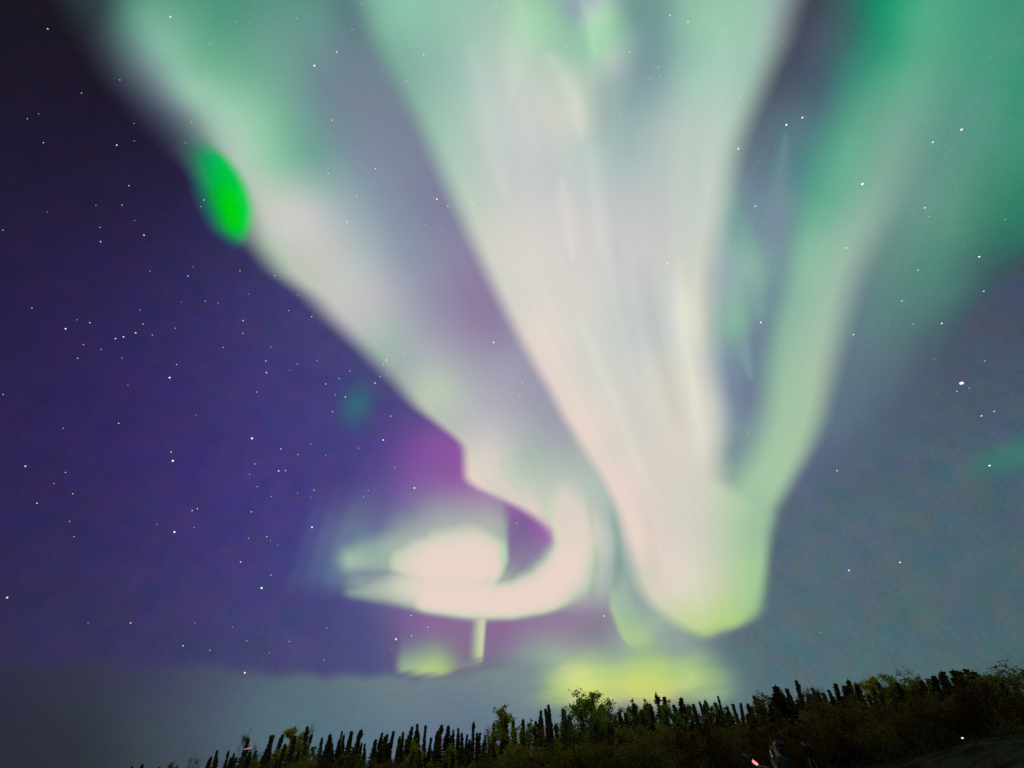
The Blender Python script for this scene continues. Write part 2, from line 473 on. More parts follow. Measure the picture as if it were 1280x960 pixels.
# --- the wide left band with the grey lane along its right side
AA = [(125, 8, 66, 92, 96), (160, 20, 100, 158, 140), (200, 60, 136, 186, 166), (178, 95, 124, 150, 156), (230, 120, 150, 188, 172), (250, 80, 120, 180, 150), (210, 20, 110, 170, 145), (280, 20, 82, 152, 128),
      (330, 40, 104, 155, 140), (300, 100, 120, 180, 150), (270, 150, 160, 195, 176), (240, 165, 116, 138, 140), (215, 140, 112, 134, 144), (300, 190, 172, 202, 184), (350, 140, 124, 180, 154), (340, 200, 146, 198, 166), (330, 240, 188, 201, 186),
      (375, 265, 203, 202, 199), (350, 300, 192, 200, 190), (332, 318, 164, 188, 166), (400, 320, 197, 196, 191), (420, 360, 196, 198, 193), (380, 200, 122, 172, 156), (400, 120, 112, 140, 148), (430, 60, 108, 132, 142), (400, 20, 98, 146, 138),
      (455, 130, 120, 132, 148), (450, 200, 128, 144, 160), (420, 240, 150, 174, 174), (470, 260, 140, 156, 170), (520, 200, 124, 132, 154), (540, 260, 128, 130, 157), (500, 320, 146, 156, 173), (560, 320, 140, 138, 164),
      (588, 380, 144, 126, 162), (606, 425, 148, 138, 166), (540, 380, 148, 148, 170), (470, 370, 186, 186, 190), (450, 330, 180, 190, 190), (445, 405, 190, 190, 190), (480, 430, 164, 186, 174), (520, 430, 166, 172, 180),
      (490, 470, 160, 172, 170), (540, 490, 186, 202, 180), (530, 520, 186, 190, 180), (570, 535, 186, 190, 184), (600, 480, 170, 170, 182), (640, 450, 156, 154, 174), (660, 500, 160, 160, 176), (700, 550, 164, 168, 176),
      (590, 580, 220, 210, 196), (600, 600, 228, 212, 202), (620, 560, 206, 200, 198), (650, 580, 180, 196, 180), (700, 600, 186, 196, 186), (725, 575, 172, 182, 178), (660, 620, 212, 206, 196), (700, 640, 230, 212, 200),
      (740, 620, 184, 196, 186), (752, 655, 186, 196, 186), (720, 655, 224, 210, 200), (770, 700, 160, 176, 172), (750, 720, 184, 190, 184), (757, 690, 194, 200, 190), (460, 20, 88, 112, 124), (475, 70, 106, 128, 138), (500, 130, 116, 130, 146)]


def f_left(X, Y):
    d = edge(X, A_L(Y), A_S(Y)) * (1 - edge(X, B_L(Y) + 40, 24)) * (1 - sstep(722, 782, Y))
    C = blend(AA, X, Y, 21)
    # fine dark arcs between the curl and the central band
    for c0, w, a in ((lambda y: 735 + 9 * sstep(625, 700, y) - 5 * sstep(700, 740, y), 3.2, 34), (lambda y: 762 + 11 * sstep(600, 690, y) - 9 * sstep(700, 770, y), 4.0, 26)):
        k = np.exp(-0.5 * ((X - c0(Y)) / w) ** 2) * sstep(610, 660, Y) * (1 - sstep(730, 765, Y))
        C = C - a * k[..., None] * np.array([1.0, 0.62, 0.75])
    return d, C


m_band = aurora_mat('aurora_band', 9.0, 2.2, 0.05, 0.045)
tag(sheet('aurora_band', (-120, -230, 850, 780), f_left, 22000, m_band, 4, uvAB, 1.25), 'broad pale green aurora band slanting down from the upper left corner', 'aurora')


# --- vivid green patch on the edge of the left band
def f_green(X, Y):
    l = knots([(150, 232), (180, 230), (200, 236), (230, 246), (260, 256), (280, 265), (300, 283), (312, 295)], 8)
    r = knots([(150, 246), (180, 262), (195, 280), (215, 296), (240, 309), (262, 314), (285, 311), (300, 304), (312, 296)], 8)
    d = sstep(-1, 1, (X - l(Y) - 1) / 22) * (1 - sstep(-1, 1, (X - r(Y) - 3) / 11)) * sstep(156, 200, Y) * (1 - sstep(286, 322, Y))
    C = blend([(236, 190, 16, 104, 90), (250, 186, 8, 138, 96), (268, 192, 10, 178, 92), (252, 235, 8, 140, 96), (275, 215, 2, 192, 70), (296, 226, 0, 198, 78), (284, 248, 0, 206, 22), (288, 268, 0, 206, 14), (306, 262, 6, 204, 70), (322, 262, 96, 214, 130), (322, 238, 110, 206, 136), (316, 285, 70, 204, 120),
               (264, 270, 6, 140, 98), (282, 296, 2, 150, 90), (304, 290, 4, 192, 70), (290, 285, 0, 198, 30)], X, Y, 10)
    return d, C


tag(sheet('aurora_patch', (200, 140, 345, 335), f_green, 21000, aurora_mat('aurora_green', 3, 3, 0.03, 0.16), 2.5, None, 1.1), 'vivid saturated green aurora patch on the edge of the left band', 'aurora')

# --- the right band
CC = [(1150, 20, 86, 174, 136), (1205, 20, 88, 164, 136), (1105, 60, 52, 156, 118), (1130, 90, 92, 172, 138), (1165, 80, 104, 170, 140), (1080, 130, 92, 164, 136), (1120, 150, 118, 170, 150), (1065, 200, 108, 176, 148), (1100, 205, 126, 172, 152),
      (1035, 250, 104, 174, 146), (1070, 270, 140, 180, 160), (1008, 320, 138, 188, 162), (1050, 320, 152, 186, 166), (995, 380, 142, 184, 162), (1030, 400, 160, 190, 170), (975, 450, 150, 190, 162), (1012, 460, 166, 192, 166), (968, 520, 160, 194, 164),
      (1000, 540, 166, 196, 164), (940, 580, 160, 194, 164), (965, 600, 166, 200, 164), (930, 620, 160, 196, 164), (950, 650, 156, 190, 160), (925, 680, 176, 204, 166)]


def f_right(X, Y):
    s = np.interp(Y, [-200, 0, 200, 400, 560, 700], [60, 52, 36, 26, 32, 30])
    sr = np.interp(Y, [-200, 0, 200, 400, 560, 700], [70, 56, 42, 30, 22, 12])
    d = edge(X, C_L(Y), s) * (1 - edge(X, C_R(Y), sr)) * (1 - sstep(700, 790, Y))
    return d * np.interp(Y, [0, 150, 300], [0.85, 0.93, 1.0]), blend(CC, X, Y, 22)


tag(sheet('aurora_band', (840, -230, 1500, 800), f_right, 20000, aurora_mat('aurora_right', 7.0, 1.6, 0.06, 0.06), 4, uvC, 1.2), 'narrow mint green aurora band curving up to the upper right', 'aurora')


# --- small wisps in the dark gap
def stroke(X, Y, pts):
    """soft brush along points (x, y, radius): 1 on the line, falling to 0 a radius away"""
    best = np.zeros(X.shape)
    for (ax, ay, ar), (bx, by, br) in zip(pts[:-1], pts[1:]):
        dx, dy = bx - ax, by - ay
        t = np.clip(((X - ax) * dx + (Y - ay) * dy) / (dx * dx + dy * dy), 0, 1)
        dist = np.hypot(X - ax - t * dx, Y - ay - t * dy)
        best = np.maximum(best, np.exp(-0.5 * (dist / (ar + (br - ar) * t)) ** 2))
    return best


def f_wisp1(X, Y):
    d = stroke(X, Y, [(908, 235, 4), (918, 288, 22), (932, 325, 25), (944, 352, 17), (952, 392, 7)])
    d = d * (1 - sstep(-1, 1, (X - np.interp(Y, [260, 290, 320, 345, 370], [934, 944, 956, 962, 962])) / 12))
    return np.clip(d * 0.62, 0, .6), blend([(916, 270, 116, 164, 154), (930, 310, 134, 178, 164), (938, 330, 146, 182, 168), (952, 362, 138, 168, 164), (945, 300, 136, 176, 162)], X, Y, 16)


def f_wisp2(X, Y):
    d = stroke(X, Y, [(902, 290, 4), (910, 350, 16), (919, 392, 15), (928, 428, 10), (938, 470, 4)])
    d = d * (1 - sstep(-1, 1, (X - np.interp(Y, [330, 370, 400, 430, 450], [930, 937, 940, 944, 948])) / 12))
    return np.clip(d * 0.62, 0, .6), blend([(908, 340, 150, 172, 176), (920, 380, 150, 186, 172), (926, 402, 138, 192, 156), (936, 430, 132, 172, 166)], X, Y, 10)


def f_wisp3(X, Y):
    d = stroke(X, Y, [(982, 170, 3), (977, 215, 12), (973, 250, 17), (967, 292, 17), (955, 350, 4)])
    return np.clip(d * 0.5, 0, 1), blend([(975, 240, 126, 160, 162), (968, 290, 136, 160, 168)], X, Y, 20)


tag(sheet('aurora_wisp', (860, 190, 1020, 440), f_wisp1, 19500, m_soft, 2.5), 'short mint aurora wisp in the dark gap beside the central band, upper of two', 'aurora')
tag(sheet('aurora_wisp', (860, 250, 990, 510), f_wisp2, 19300, m_soft, 2.5), 'thin green tipped aurora wisp hugging the central band, lower of two', 'aurora')
tag(sheet('aurora_wisp', (900, 110, 1040, 400), f_wisp3, 19700, m_soft, 3), 'dim grey aurora wisp floating in the middle of the dark gap', 'aurora')

# --- the wide central band
BB = [(470, 10, 122, 176, 154), (500, 12, 132, 186, 162), (560, 20, 140, 186, 166), (620, 20, 156, 190, 170), (690, 20, 146, 196, 162), (722, 14, 138, 158, 168), (745, 15, 176, 204, 184), (760, 30, 150, 200, 164), (790, 10, 106, 146, 142), (812, 45, 112, 146, 148),
      (860, 20, 136, 182, 160), (930, 20, 146, 192, 166), (962, 20, 152, 180, 172), (500, 82, 122, 168, 152), (560, 100, 146, 182, 170), (620, 90, 176, 196, 186), (640, 150, 192, 197, 193), (700, 80, 166, 192, 176), (738, 62, 146, 194, 164), (765, 70, 170, 194, 180),
      (800, 82, 120, 148, 152), (780, 122, 138, 164, 166), (860, 100, 152, 188, 174), (930, 90, 156, 190, 174), (560, 160, 156, 190, 172), (600, 220, 180, 196, 186), (660, 220, 191, 195, 195), (720, 140, 192, 199, 186), (742, 200, 174, 190, 186), (780, 180, 154, 178, 176),
      (840, 160, 172, 188, 182), (900, 160, 172, 196, 180), (585, 268, 184, 200, 184), (610, 285, 198, 201, 190), (640, 320, 208, 205, 197), (700, 280, 203, 200, 196), (760, 260, 188, 192, 191), (820, 280, 190, 192, 191), (870, 260, 190, 200, 190), (640, 380, 206, 205, 196),
      (690, 420, 219, 208, 199), (760, 380, 200, 202, 196), (820, 400, 190, 196, 195), (868, 400, 206, 208, 193), (700, 480, 223, 208, 199), (740, 540, 230, 211, 201), (800, 480, 205, 203, 196), (850, 480, 208, 205, 193), (888, 450, 188, 195, 190),
      (785, 600, 228, 211, 201), (815, 600, 214, 208, 197), (762, 557, 217, 209, 197), (790, 520, 207, 204, 196), (728, 480, 211, 207, 197), (720, 430, 207, 205, 196), (850, 580, 215, 208, 196), (890, 540, 208, 206, 195), (800, 680, 231, 212, 201), (835, 660, 216, 209, 198), (880, 640, 206, 207, 190), (920, 640, 176, 204, 168), (945, 668, 158, 192, 158), (830, 720, 224, 212, 197),
      (870, 740, 212, 212, 188), (910, 730, 190, 208, 166), (942, 720, 162, 204, 148), (865, 785, 194, 210, 152), (910, 772, 180, 210, 136), (940, 758, 162, 200, 146), (812, 740, 216, 210, 193), (840, 770, 200, 212, 170), (800, 735, 190, 202, 180)]


def f_centre(X, Y):
    sr = np.interp(Y, [-200, 0, 150, 300, 450, 600, 640, 740, 800], [46, 38, 27, 24, 21, 24, 24, 15, 22])
    d = edge(X, B_L(Y), B_S(Y)) * (1 - edge(X, B_R(Y), sr)) * (1 - sstep(778, 818, Y + 0.0006 * (X - 885) ** 2 + 2.5 * np.sin(X * 0.12)))
    C = blend(BB, X, Y, 21)
    C = C + (7 * (1 - sstep(420, 620, Y)))[..., None]
    # long soft filaments
    U, V = uvB(X, Y)
    for u0, w, y0, y1, a in ((0.19, .03, 600, 780, -6), (0.70, .03, 300, 560, -9), (0.84, .035, 330, 600, 8), (0.52, .02, 150, 350, 9), (0.56, .02, 60, 200, -8), (0.35, .03, 380, 640, 5)):
        k = np.exp(-0.5 * ((U - u0) / w) ** 2) * sstep(y0, y0 + 60, Y) * (1 - sstep(y1 - 60, y1, Y))
        C = C + (a * k)[..., None]
    for pts, a in (([(688, 70, 9), (706, 96, 7), (719, 122, 5), (725, 150, 5), (727, 172, 4)], (22, 16, 14)), ([(701, 222, 4), (705, 255, 5), (711, 292, 4), (716, 325, 3)], (20, 12, 10)), ([(728, 0, 4), (738, 34, 6), (743, 66, 7)], (12, 22, 10)),
                   ([(652, -40, 10), (645, 60, 9), (640, 120, 8)], (14, 8, 8)), ([(850, 330, 6), (862, 420, 7), (868, 520, 6)], (12, 8, 0)), ([(770, 300, 5), (782, 380, 6), (800, 470, 5)], (-9, -6, -3)), ([(665, 130, 6), (690, 230, 8), (715, 330, 6)], (-8, -4, -2)),
                   ([(905, 40, 10), (893, 140, 9), (884, 240, 8)], (10, 4, 8)), ([(590, 60, 9), (606, 150, 9), (630, 240, 8)], (9, 6, 5))):
        C = C + stroke(X, Y, [(q[0], q[1], q[2] * (0.5 if j in (0, len(pts) - 1) else 1.5)) for j, q in enumerate(pts)])[..., None] * np.array(a, float) * 0.62
    return d, C


tag(sheet('aurora_band', (250, -230, 1200, 830), f_centre, 18000, aurora_mat('aurora_wide', 15.0, 3.2, 0.06, 0.03), 4, uvB, 1.25),
    'widest brightest aurora band, fanning upward through the middle of the sky', 'aurora')


# --- lobe hanging at the lower left corner of the central band
def f_lobe(X, Y):
    d = stroke(X, Y, [(768, 690, 7), (770, 730, 11), (777, 762, 15), (792, 790, 17), (804, 806, 11)])
    d = np.clip(d * 1.5, 0, 1) * sstep(-1, 1, (X - np.interp(Y, [690, 760, 790, 820], [758, 761, 772, 792])) / 6)
    return d * 0.85 * sstep(672, 770, Y), blend([(768, 700, 160, 184, 168), (772, 750, 172, 202, 164), (790, 785, 168, 200, 148), (806, 804, 196, 212, 136), (805, 770, 150, 178, 158)], X, Y, 16)


tag(sheet('aurora_lobe', (730, 660, 850, 850), f_lobe, 17500, m_soft, 2.5), 'small green lobe hanging left of the central band, above the yellow glow', 'aurora')


# --- the bright curl
RAMP = [0, .12, .30, .55, .8, 1.0, 1.4]
RC = np.array([(126, 140, 152), (134, 160, 156), (160, 194, 168), (192, 206, 182), (218, 210, 194), (232, 212, 201), (235, 213, 202)], float)


def f_curl(X, Y):
    ring = stroke(X, Y, [(694, 604, 24), (708, 640, 22), (714, 680, 25), (706, 714, 27), (682, 740, 26), (640, 752, 23), (590, 748, 28), (540, 746, 22)])
    blob = stroke(X, Y, [(608, 702, 29), (588, 704, 40), (556, 708, 39), (522, 704, 29), (498, 701, 19)])
    halo = stroke(X, Y, [(608, 676, 50), (560, 682, 52), (520, 690, 42), (470, 696, 24), (440, 700, 17)])
    tail = stroke(X, Y, [(545, 736, 27), (500, 734, 25), (464, 738, 20), (442, 742, 13)])
    I = np.maximum(np.clip(ring * 1.14 * sstep(570, 672, Y), 0, 1.4), np.clip(blob * 1.14 * np.interp(X, [476, 540], [.55, 1.0]), 0, 1.4))
    low_l = stroke(X, Y, [(530, 728, 30), (490, 726, 26), (452, 730, 22)])
    I = np.maximum(I, low_l * 0.43); I = np.maximum(I, halo * 0.56); I = np.maximum(I, tail * np.interp(X, [440, 480, 540], [.44, .58, 1.0]))
    # the dark hole: crisp left rim, soft lower right
    hole = sstep(-1, 1, (X - np.interp(Y, [600, 630, 650, 700, 720, 738, 750], [640, 637, 637, 635, 626, 614, 612])) / np.interp(Y, [620, 680], [16, 6])) \
        * (1 - sstep(-1, 1, ((Y - 738) * 0.855 + (X - 613) * 0.52 + 9) / 24)) * (1 - sstep(-1, 1, (X - np.interp(Y, [620, 640, 660, 680, 700], [640, 668, 690, 697, 694])) / 9))
    I = I * (1 - 0.86 * hole)
    # lower rim is crisp
    low = np.interp(X, [400, 440, 490, 530, 570, 600, 640, 680, 710, 740, 780], [748, 752, 761, 768, 774, 777, 776, 770, 762, 748, 720])
    I = I * (1 - sstep(-1, 1, (Y - low) / np.interp(X, [400, 520, 680, 760], [15, 11, 10, 18])))
    C = np.stack([np.interp(I, RAMP, RC[:, k]) for k in range(3)], -1)
    g = np.exp(-0.5 * ((X - 631) / 5) ** 2) * sstep(640, 680, Y) * (1 - sstep(700, 722, Y)) * 0.7
    C = C * (1 - g[..., None]) + g[..., None] * np.array([168, 210, 172.])
    g = np.exp(-0.5 * (((X - 468) / 22) ** 2 + ((Y - 694) / 10) ** 2)) * 0.6
    C = C * (1 - 0.7 * g[..., None]) + 0.7 * g[..., None] * np.array([120, 184, 148.])
    g = sstep(684, 704, X) * (1 - sstep(655, 700, Y))
    C = C * (1 - g[..., None]) + g[..., None] * np.array([220, 210, 197.])
    return sstep(0.0, 0.80, I), C


tag(sheet('aurora_curl', (400, 570, 790, 800), f_curl, 16500, aurora_mat('aurora_curl', 2, 2, 0.02, 0.025), 2.5, None, 1.25),
    'blinding cream white aurora curl wrapped round a dark violet hole', 'aurora')


# --- ray and patch under the curl
def f_ray(X, Y):
    t = X - (608 - 0.075 * (Y - 775))
    d = sstep(-26, -6, t) * (1 - sstep(-3, 2.5, t)) * sstep(766, 776, Y) * (1 - sstep(816, 840, Y + 0.1 * (X - 590) + 2.2 * np.sin(X * 0.35 + Y * .9)))
    return d * 0.95, blend([(590, 780, 182, 190, 164), (602, 785, 206, 212, 180), (586, 815, 150, 180, 144), (600, 815, 202, 214, 164), (598, 832, 180, 204, 140)], X, Y, 8)


def f_patch(X, Y):
    bot = 842 + 6 * sstep(490, 545, X) - 14 * sstep(545, 600, X) + 1.6 * np.sin(X * 0.22 + 0.5 * Y)
    d = sstep(-1, 1, (X - (494 + 0.1 * (840 - Y))) / 10) * (1 - sstep(548, 606, X)) * sstep(766, 842, Y) ** 0.8 * (1 - sstep(-1, 1, (Y - bot) / 11))
    d = np.maximum(d, 0.55 * sstep(555, 570, X) * (1 - sstep(596, 606, X)) * sstep(815, 830, Y) * (1 - sstep(-1, 1, (Y - bot) / 5)))
    return d * 0.92, blend([(500, 805, 122, 140, 142), (500, 830, 150, 180, 146), (525, 815, 152, 186, 142), (545, 808, 148, 188, 136), (530, 835, 186, 210, 142), (550, 844, 192, 214, 124), (575, 800, 140, 140, 146), (570, 832, 160, 186, 132), (515, 842, 170, 196, 140)], X, Y, 13)


tag(sheet('aurora_ray', (570, 755, 625, 850), f_ray, 16000, m_soft, 2), 'narrow upright pale aurora ray dropping below the curl', 'aurora')
tag(sheet('aurora_patch', (470, 760, 625, 865), f_patch, 15800, m_soft, 2), 'yellow green aurora patch under the curl, ragged along the cloud top', 'aurora')


# --- yellow glow low above the trees
def f_low(X, Y):
    wob = 7 * np.sin(X * 0.031 + 1) + 4 * np.sin(X * 0.083 + Y * 0.05)
    lft = sstep(600, 712, X + 0.35 * (Y - 840) + wob)
    rgt = 1 - sstep(850, 956, X - 0.25 * (Y - 840) + 1.2 * wob)
    d = lft * rgt * sstep(770, 838, Y + wob) * (1 - sstep(864, 912, Y + 0.05 * (X - 760) + 0.5 * wob))
    d = d * (1 - 0.09 * sstep(0.2, 1, np.sin(Y * 0.21 + X * 0.012 + 1.5 * np.sin(X * 0.02))))
    C = blend([(670, 815, 132, 156, 152), (690, 840, 172, 198, 146), (665, 850, 146, 168, 150), (690, 862, 182, 204, 118), (715, 846, 208, 220, 142), (740, 866, 206, 212, 120), (760, 850, 190, 212, 128), (720, 815, 160, 178, 148), (770, 822, 156, 182, 148),
               (790, 860, 204, 212, 118), (830, 835, 176, 204, 126), (830, 858, 198, 208, 122), (880, 830, 166, 200, 132), (880, 850, 176, 202, 132), (920, 845, 140, 178, 138), (880, 872, 160, 186, 140), (850, 815, 142, 164, 150), (910, 812, 124, 146, 146), (780, 878, 182, 186, 136), (700, 885, 150, 170, 140)], X, Y, 17)
    return np.clip(d * 1.12, 0, 1), C


tag(sheet('aurora_glow', (560, 750, 980, 910), f_low, 15000, aurora_mat('aurora_low', 4.0, 8.0, 0.10, 0.05), 3),
    'yellow green aurora glow lying low over the treetops', 'aurora')

# --- thin bank of cloud along the horizon
NN = [(0, 850, 46, 46, 66), (60, 890, 47, 51, 65), (100, 940, 45, 51, 61), (180, 850, 60, 64, 88), (180, 900, 60, 70, 82), (300, 850, 78, 90, 110), (320, 890, 82, 104, 116), (420, 870, 92, 114, 126), (430, 900, 90, 114, 128), (500, 860, 108, 126, 134),
      (540, 885, 104, 122, 136), (600, 850, 116, 132, 138), (620, 890, 104, 124, 138), (650, 870, 118, 138, 142), (700, 900, 116, 134, 142), (250, 940, 70, 82, 96), (800, 905, 126, 138, 134)]


def f_cloud(X, Y):
    top = np.interp(X, [-100, 0, 120, 240, 320, 380, 410, 440, 480, 520, 560, 600, 640, 700, 760], [822, 824, 826, 830, 836, 842, 847, 842, 838, 846, 846, 834, 826, 830, 850])
    top = top + 3 * np.sin(X * 0.043) + 1.2 * np.sin(X * 0.11 + 1)
    s = np.interp(X, [0, 200, 400, 600], [34, 18, 12, 10])
    d = sstep(-1, 1, (Y - top) / s) * (1 - sstep(620, 760, X))
    return d, blend(NN, X, Y, 34)


tag(sheet('clouds', (-120, 790, 800, 985), f_cloud, 12500, aurora_mat('cloud_dim', 5, 22, 0.09, 0.12), 3),
    'thin grey blue cloud bank low along the left horizon', 'clouds', kind='stuff')

# ------------------------------------------------------------------ stars
m_star = [emitter('star_white', (1.0, 0.90, 0.95), 1.15), emitter('star_warm', (1.0, 0.72, 0.50), 1.2), emitter('star_blue', (0.72, 0.85, 1.0), 1.1),
          emitter('star_dim', (0.95, 0.82, 0.95), 0.8), emitter('star_faint', (0.85, 0.85, 1.0), 0.55), emitter('star_faint_warm', (1.0, 0.72, 0.62), 0.6)]
bm = bmesh.new(); bmesh.ops.create_icosphere(bm, subdivisions=2, radius=1.0)
star_me = []
for k in range(6):
    me = bpy.data.meshes.new('star'); bm.to_mesh(me); me.materials.append(m_star[k]); star_me.append(me)
bm.free()
# x, y, size (pixels across in the photograph), tint
BRIGHT = [
    (1202, 479, 5.6, 0, 'brightest star of all, gleaming in the dark sky under the right aurora sheet'),
    (315, 548, 4.0, 1, 'brightest pinkish star in the violet sky left of the aurora curl'),
    (216, 576, 3.8, 0, 'bright white star with a small orange neighbour just above it'),
    (218, 665, 3.6, 0, 'bright white star under a close pair, far left of the aurora curl'),
    (327, 735, 3.6, 0, 'bright star level with the lower rim of the aurora curl, in violet sky'),
    (306, 841, 3.2, 0, 'bright star sitting right on the top edge of the cloud bank'),
    (546, 249, 3.2, 0, 'bright star in the grey lane just left of the wide central band'),
    (393, 82, 3.4, 0, 'bright star high in the pale left aurora band'),
    (213, 21, 3.4, 1, 'warm bright star near the top of the left aurora band'),
    (1078, 230, 4.0, 0, 'bright star shining through the right mint aurora band'),
    (1202, 162, 3.6, 0, 'bright star in the teal sheet right of the mint band'),
    (923, 186, 3.6, 1, 'warm star on the right rim of the wide central band'),
    (983, 156, 3.4, 0, 'lower left star of the close pair in the dark gap between bands'),
    (1003, 147, 3.0, 0, 'upper right star of the close pair in the dark gap between bands'),
    (617, 428, 3.2, 1, 'warm star in the purple lane left of the central band'),
    (834, 329, 3.0, 1, 'orange star shining through the bright middle of the central band'),
    (495, 799, 3.6, 1, 'orange star beside the left edge of the yellow green patch under the curl'),
    (951, 403, 3.0, 0, 'star at the foot of the dark gap beside the green tipped wisp'),
    (518, 610, 3.2, 0, 'white star in the magenta glow above the curl'),
    (212, 472, 3.2, 0, 'single brighter white star in the middle of the dark purple sky'),
    (82, 411, 2.8, 0, 'brighter white star at the left end of a loose string of stars'),
    (9, 747, 3.0, 0, 'lone white star at the far left above the cloud bank'),
    (755, 770, 2.6, 1, 'warm star in the grey gap between curl and central band'),
    (483, 450, 2.8, 1, 'warm brightest star of the small tight cluster on the left band edge'),
    (1224, 321, 2.8, 0, 'white star at the lower right rim of the teal aurora sheet'),
    (1237, 582, 3.0, 0, 'star below the faint green streak at the right edge'),
    (1061, 713, 2.6, 0, 'left star of the two lone stars over the right hillside'),
    (1125, 703, 2.4, 0, 'right star of the two lone stars over the right hillside'),
    (390, 659, 3.0, 0, 'white star just left of the faint slanting rays'),
    (479, 550, 2.8, 0, 'white star at the upper left of the magenta glow'),
]
FAINT = """60,36 263,8 295,27 312,27 263,55 421,65 371,23 452,6 440,37 150,100 102,116 48,142 34,148 54,178 168,154 168,176 146,181 240,153 232,179 255,250 251,258
120,257 153,256 59,265 125,284 126,302 168,276 180,294 161,232 4,288 187,339 241,334 235,345 300,338 344,344 344,273 415,150 363,172 410,217 424,230 446,245 434,277 468,228 469,211
620,8 634,17 530,68 687,39 707,58 787,65 838,19 860,27 823,84 826,95 812,98 770,90 776,144 718,43 584,203 539,212 507,137 560,258 574,258 590,255 532,281 487,282 551,288 534,295 581,297
713,205 731,217 742,217 717,315 586,357 618,45 700,149 477,88 508,101 925,8 925,121 948,203 947,245 944,258 978,309 1166,178 1238,72 1156,260 1161,271 1257,274 1147,338 1058,310 978,52
40,385 112,403 96,400 104,431 126,437 97,448 144,423 154,421 170,416 179,405 175,387 190,419 152,447 219,410 221,456 160,481 4,493 148,529 79,535 214,565 245,519 304,401 304,417 279,434 257,376 273,379
227,378 311,368 339,434 332,451 333,466 321,490 362,463 361,388 372,369 390,376 390,396 380,358 396,451 372,455 407,480 424,473 419,494 432,496 416,515 437,464 351,561 348,589 357,588 319,580 312,593
322,608 339,621 314,640 393,613 389,622 372,616 407,569 448,560 389,555 372,568 32,583 82,591 67,604 91,617 46,629 87,652 240,638 247,636 196,655 243,659 460,613 454,621
92,671 311,673 333,671 338,676 347,681 301,702 339,719 110,779 163,779 244,779 291,784 229,807 262,813 308,801 361,802 408,785 337,816 405,825 456,742
469,479 475,471 479,456 484,469 488,444 504,441 490,381 488,409 504,406 653,478 649,494 604,363 596,426 534,423 551,400 494,584 533,597 488,520 547,501 676,508 646,654 512,349 718,398
514,795 535,784 489,812 514,769 1196,489 1212,485 1243,514 1227,520 1230,364 1127,376 1177,404 1141,405 1067,418 935,542 1046,588 1168,449 1231,451 1026,790"""
WARM = {(148, 529), (214, 565), (82, 591), (91, 617), (4, 493), (584, 203), (620, 8), (925, 121), (514, 795)}
BIGGER = {(112, 403), (170, 416), (154, 421), (351, 561), (348, 589), (357, 588), (240, 638), (126, 302), (146, 181), (180, 294), (432, 496), (469, 479), (776, 144), (653, 478), (530, 68),
          (421, 65), (60, 36), (304, 401), (333, 466), (32, 583), (46, 629), (163, 779), (229, 807), (1166, 178), (1156, 260), (1147, 338), (1127, 376), (1177, 404), (1067, 418), (944, 258), (838, 19), (860, 27), (1243, 514), (1227, 520), (214, 565)}


def star_region(x, y):
    if 464 <= x <= 506 and 438 <= y <= 482:
        return 'tiny star of the small tight cluster on the left band edge', 'stars of the small tight cluster'
    if y > 530 and 405 < x < 660:
        return 'tiny star close around the bright aurora curl', 'stars around the aurora curl'
    if y > 470 and x > 1000:
        return 'small star in the slate blue sky below the teal aurora sheet', 'stars in the slate blue sky on the right'
    if x < A_L(y):
        if y < 330: return 'faint star in the near black sky outside the left aurora band', 'stars in the near black upper left sky'
        if y < 500: return 'faint star in the dark purple sky below the left aurora band', 'stars in the dark purple sky'
        if y < 770: return 'small star in the violet sky left of the aurora curl', 'stars in the violet sky'
        return 'small star low in the sky just above the cloud bank', 'stars low above the cloud bank'
    if x < B_L(y): return 'faint star shining through the pale left aurora band', 'stars seen through the left aurora band'
    if x < B_R(y): return 'faint star shining through the wide central aurora band', 'stars seen through the central aurora band'
    return 'small star among the green aurora bands on the right', 'stars seen through the right aurora bands'


R_STAR = 9500.0


def star(x, y, size, tint, label, group):
    d = dirs(x, y)
    o = bpy.data.objects.new('star', star_me[tint]); COL.objects.link(o)
    o.location = (d[0] * R_STAR, d[1] * R_STAR, d[2] * R_STAR + EYE)
    depth = R_STAR * float(d @ np.array([0, CP, SP]))
    s = 0.5 * size / F_PX * depth
    # towards the right the lens smears the points a little
    e = 1.0 + 0.5 * sstep(850, 1250, x)
    o.rotation_euler = (R(90) + PITCH, 0, 0)
    o.rotation_euler.rotate_axis('Z', R(20))
    o.scale = (s * float(e), s, s)
    tag(o, label, 'star', group)


for (x, y, sz, t, lab) in BRIGHT:
    star(x, y, sz * 0.62, t, lab, 'bright stars')
for w in FAINT.split():
    x, y = map(int, w.split(','))
    lab, grp = star_region(x, y)
    sz = random.uniform(1.35, 1.6) if (x, y) in BIGGER else random.uniform(0.85, 1.3)
    star(x + random.uniform(-.4, .4), y + random.uniform(-.4, .4), sz, 1 if (x, y) in WARM else (random.choice([0, 0, 2, 3]) if (x, y) in BIGGER else random.choice([0, 2, 3, 3, 4, 4, 4, 5])), lab, grp)

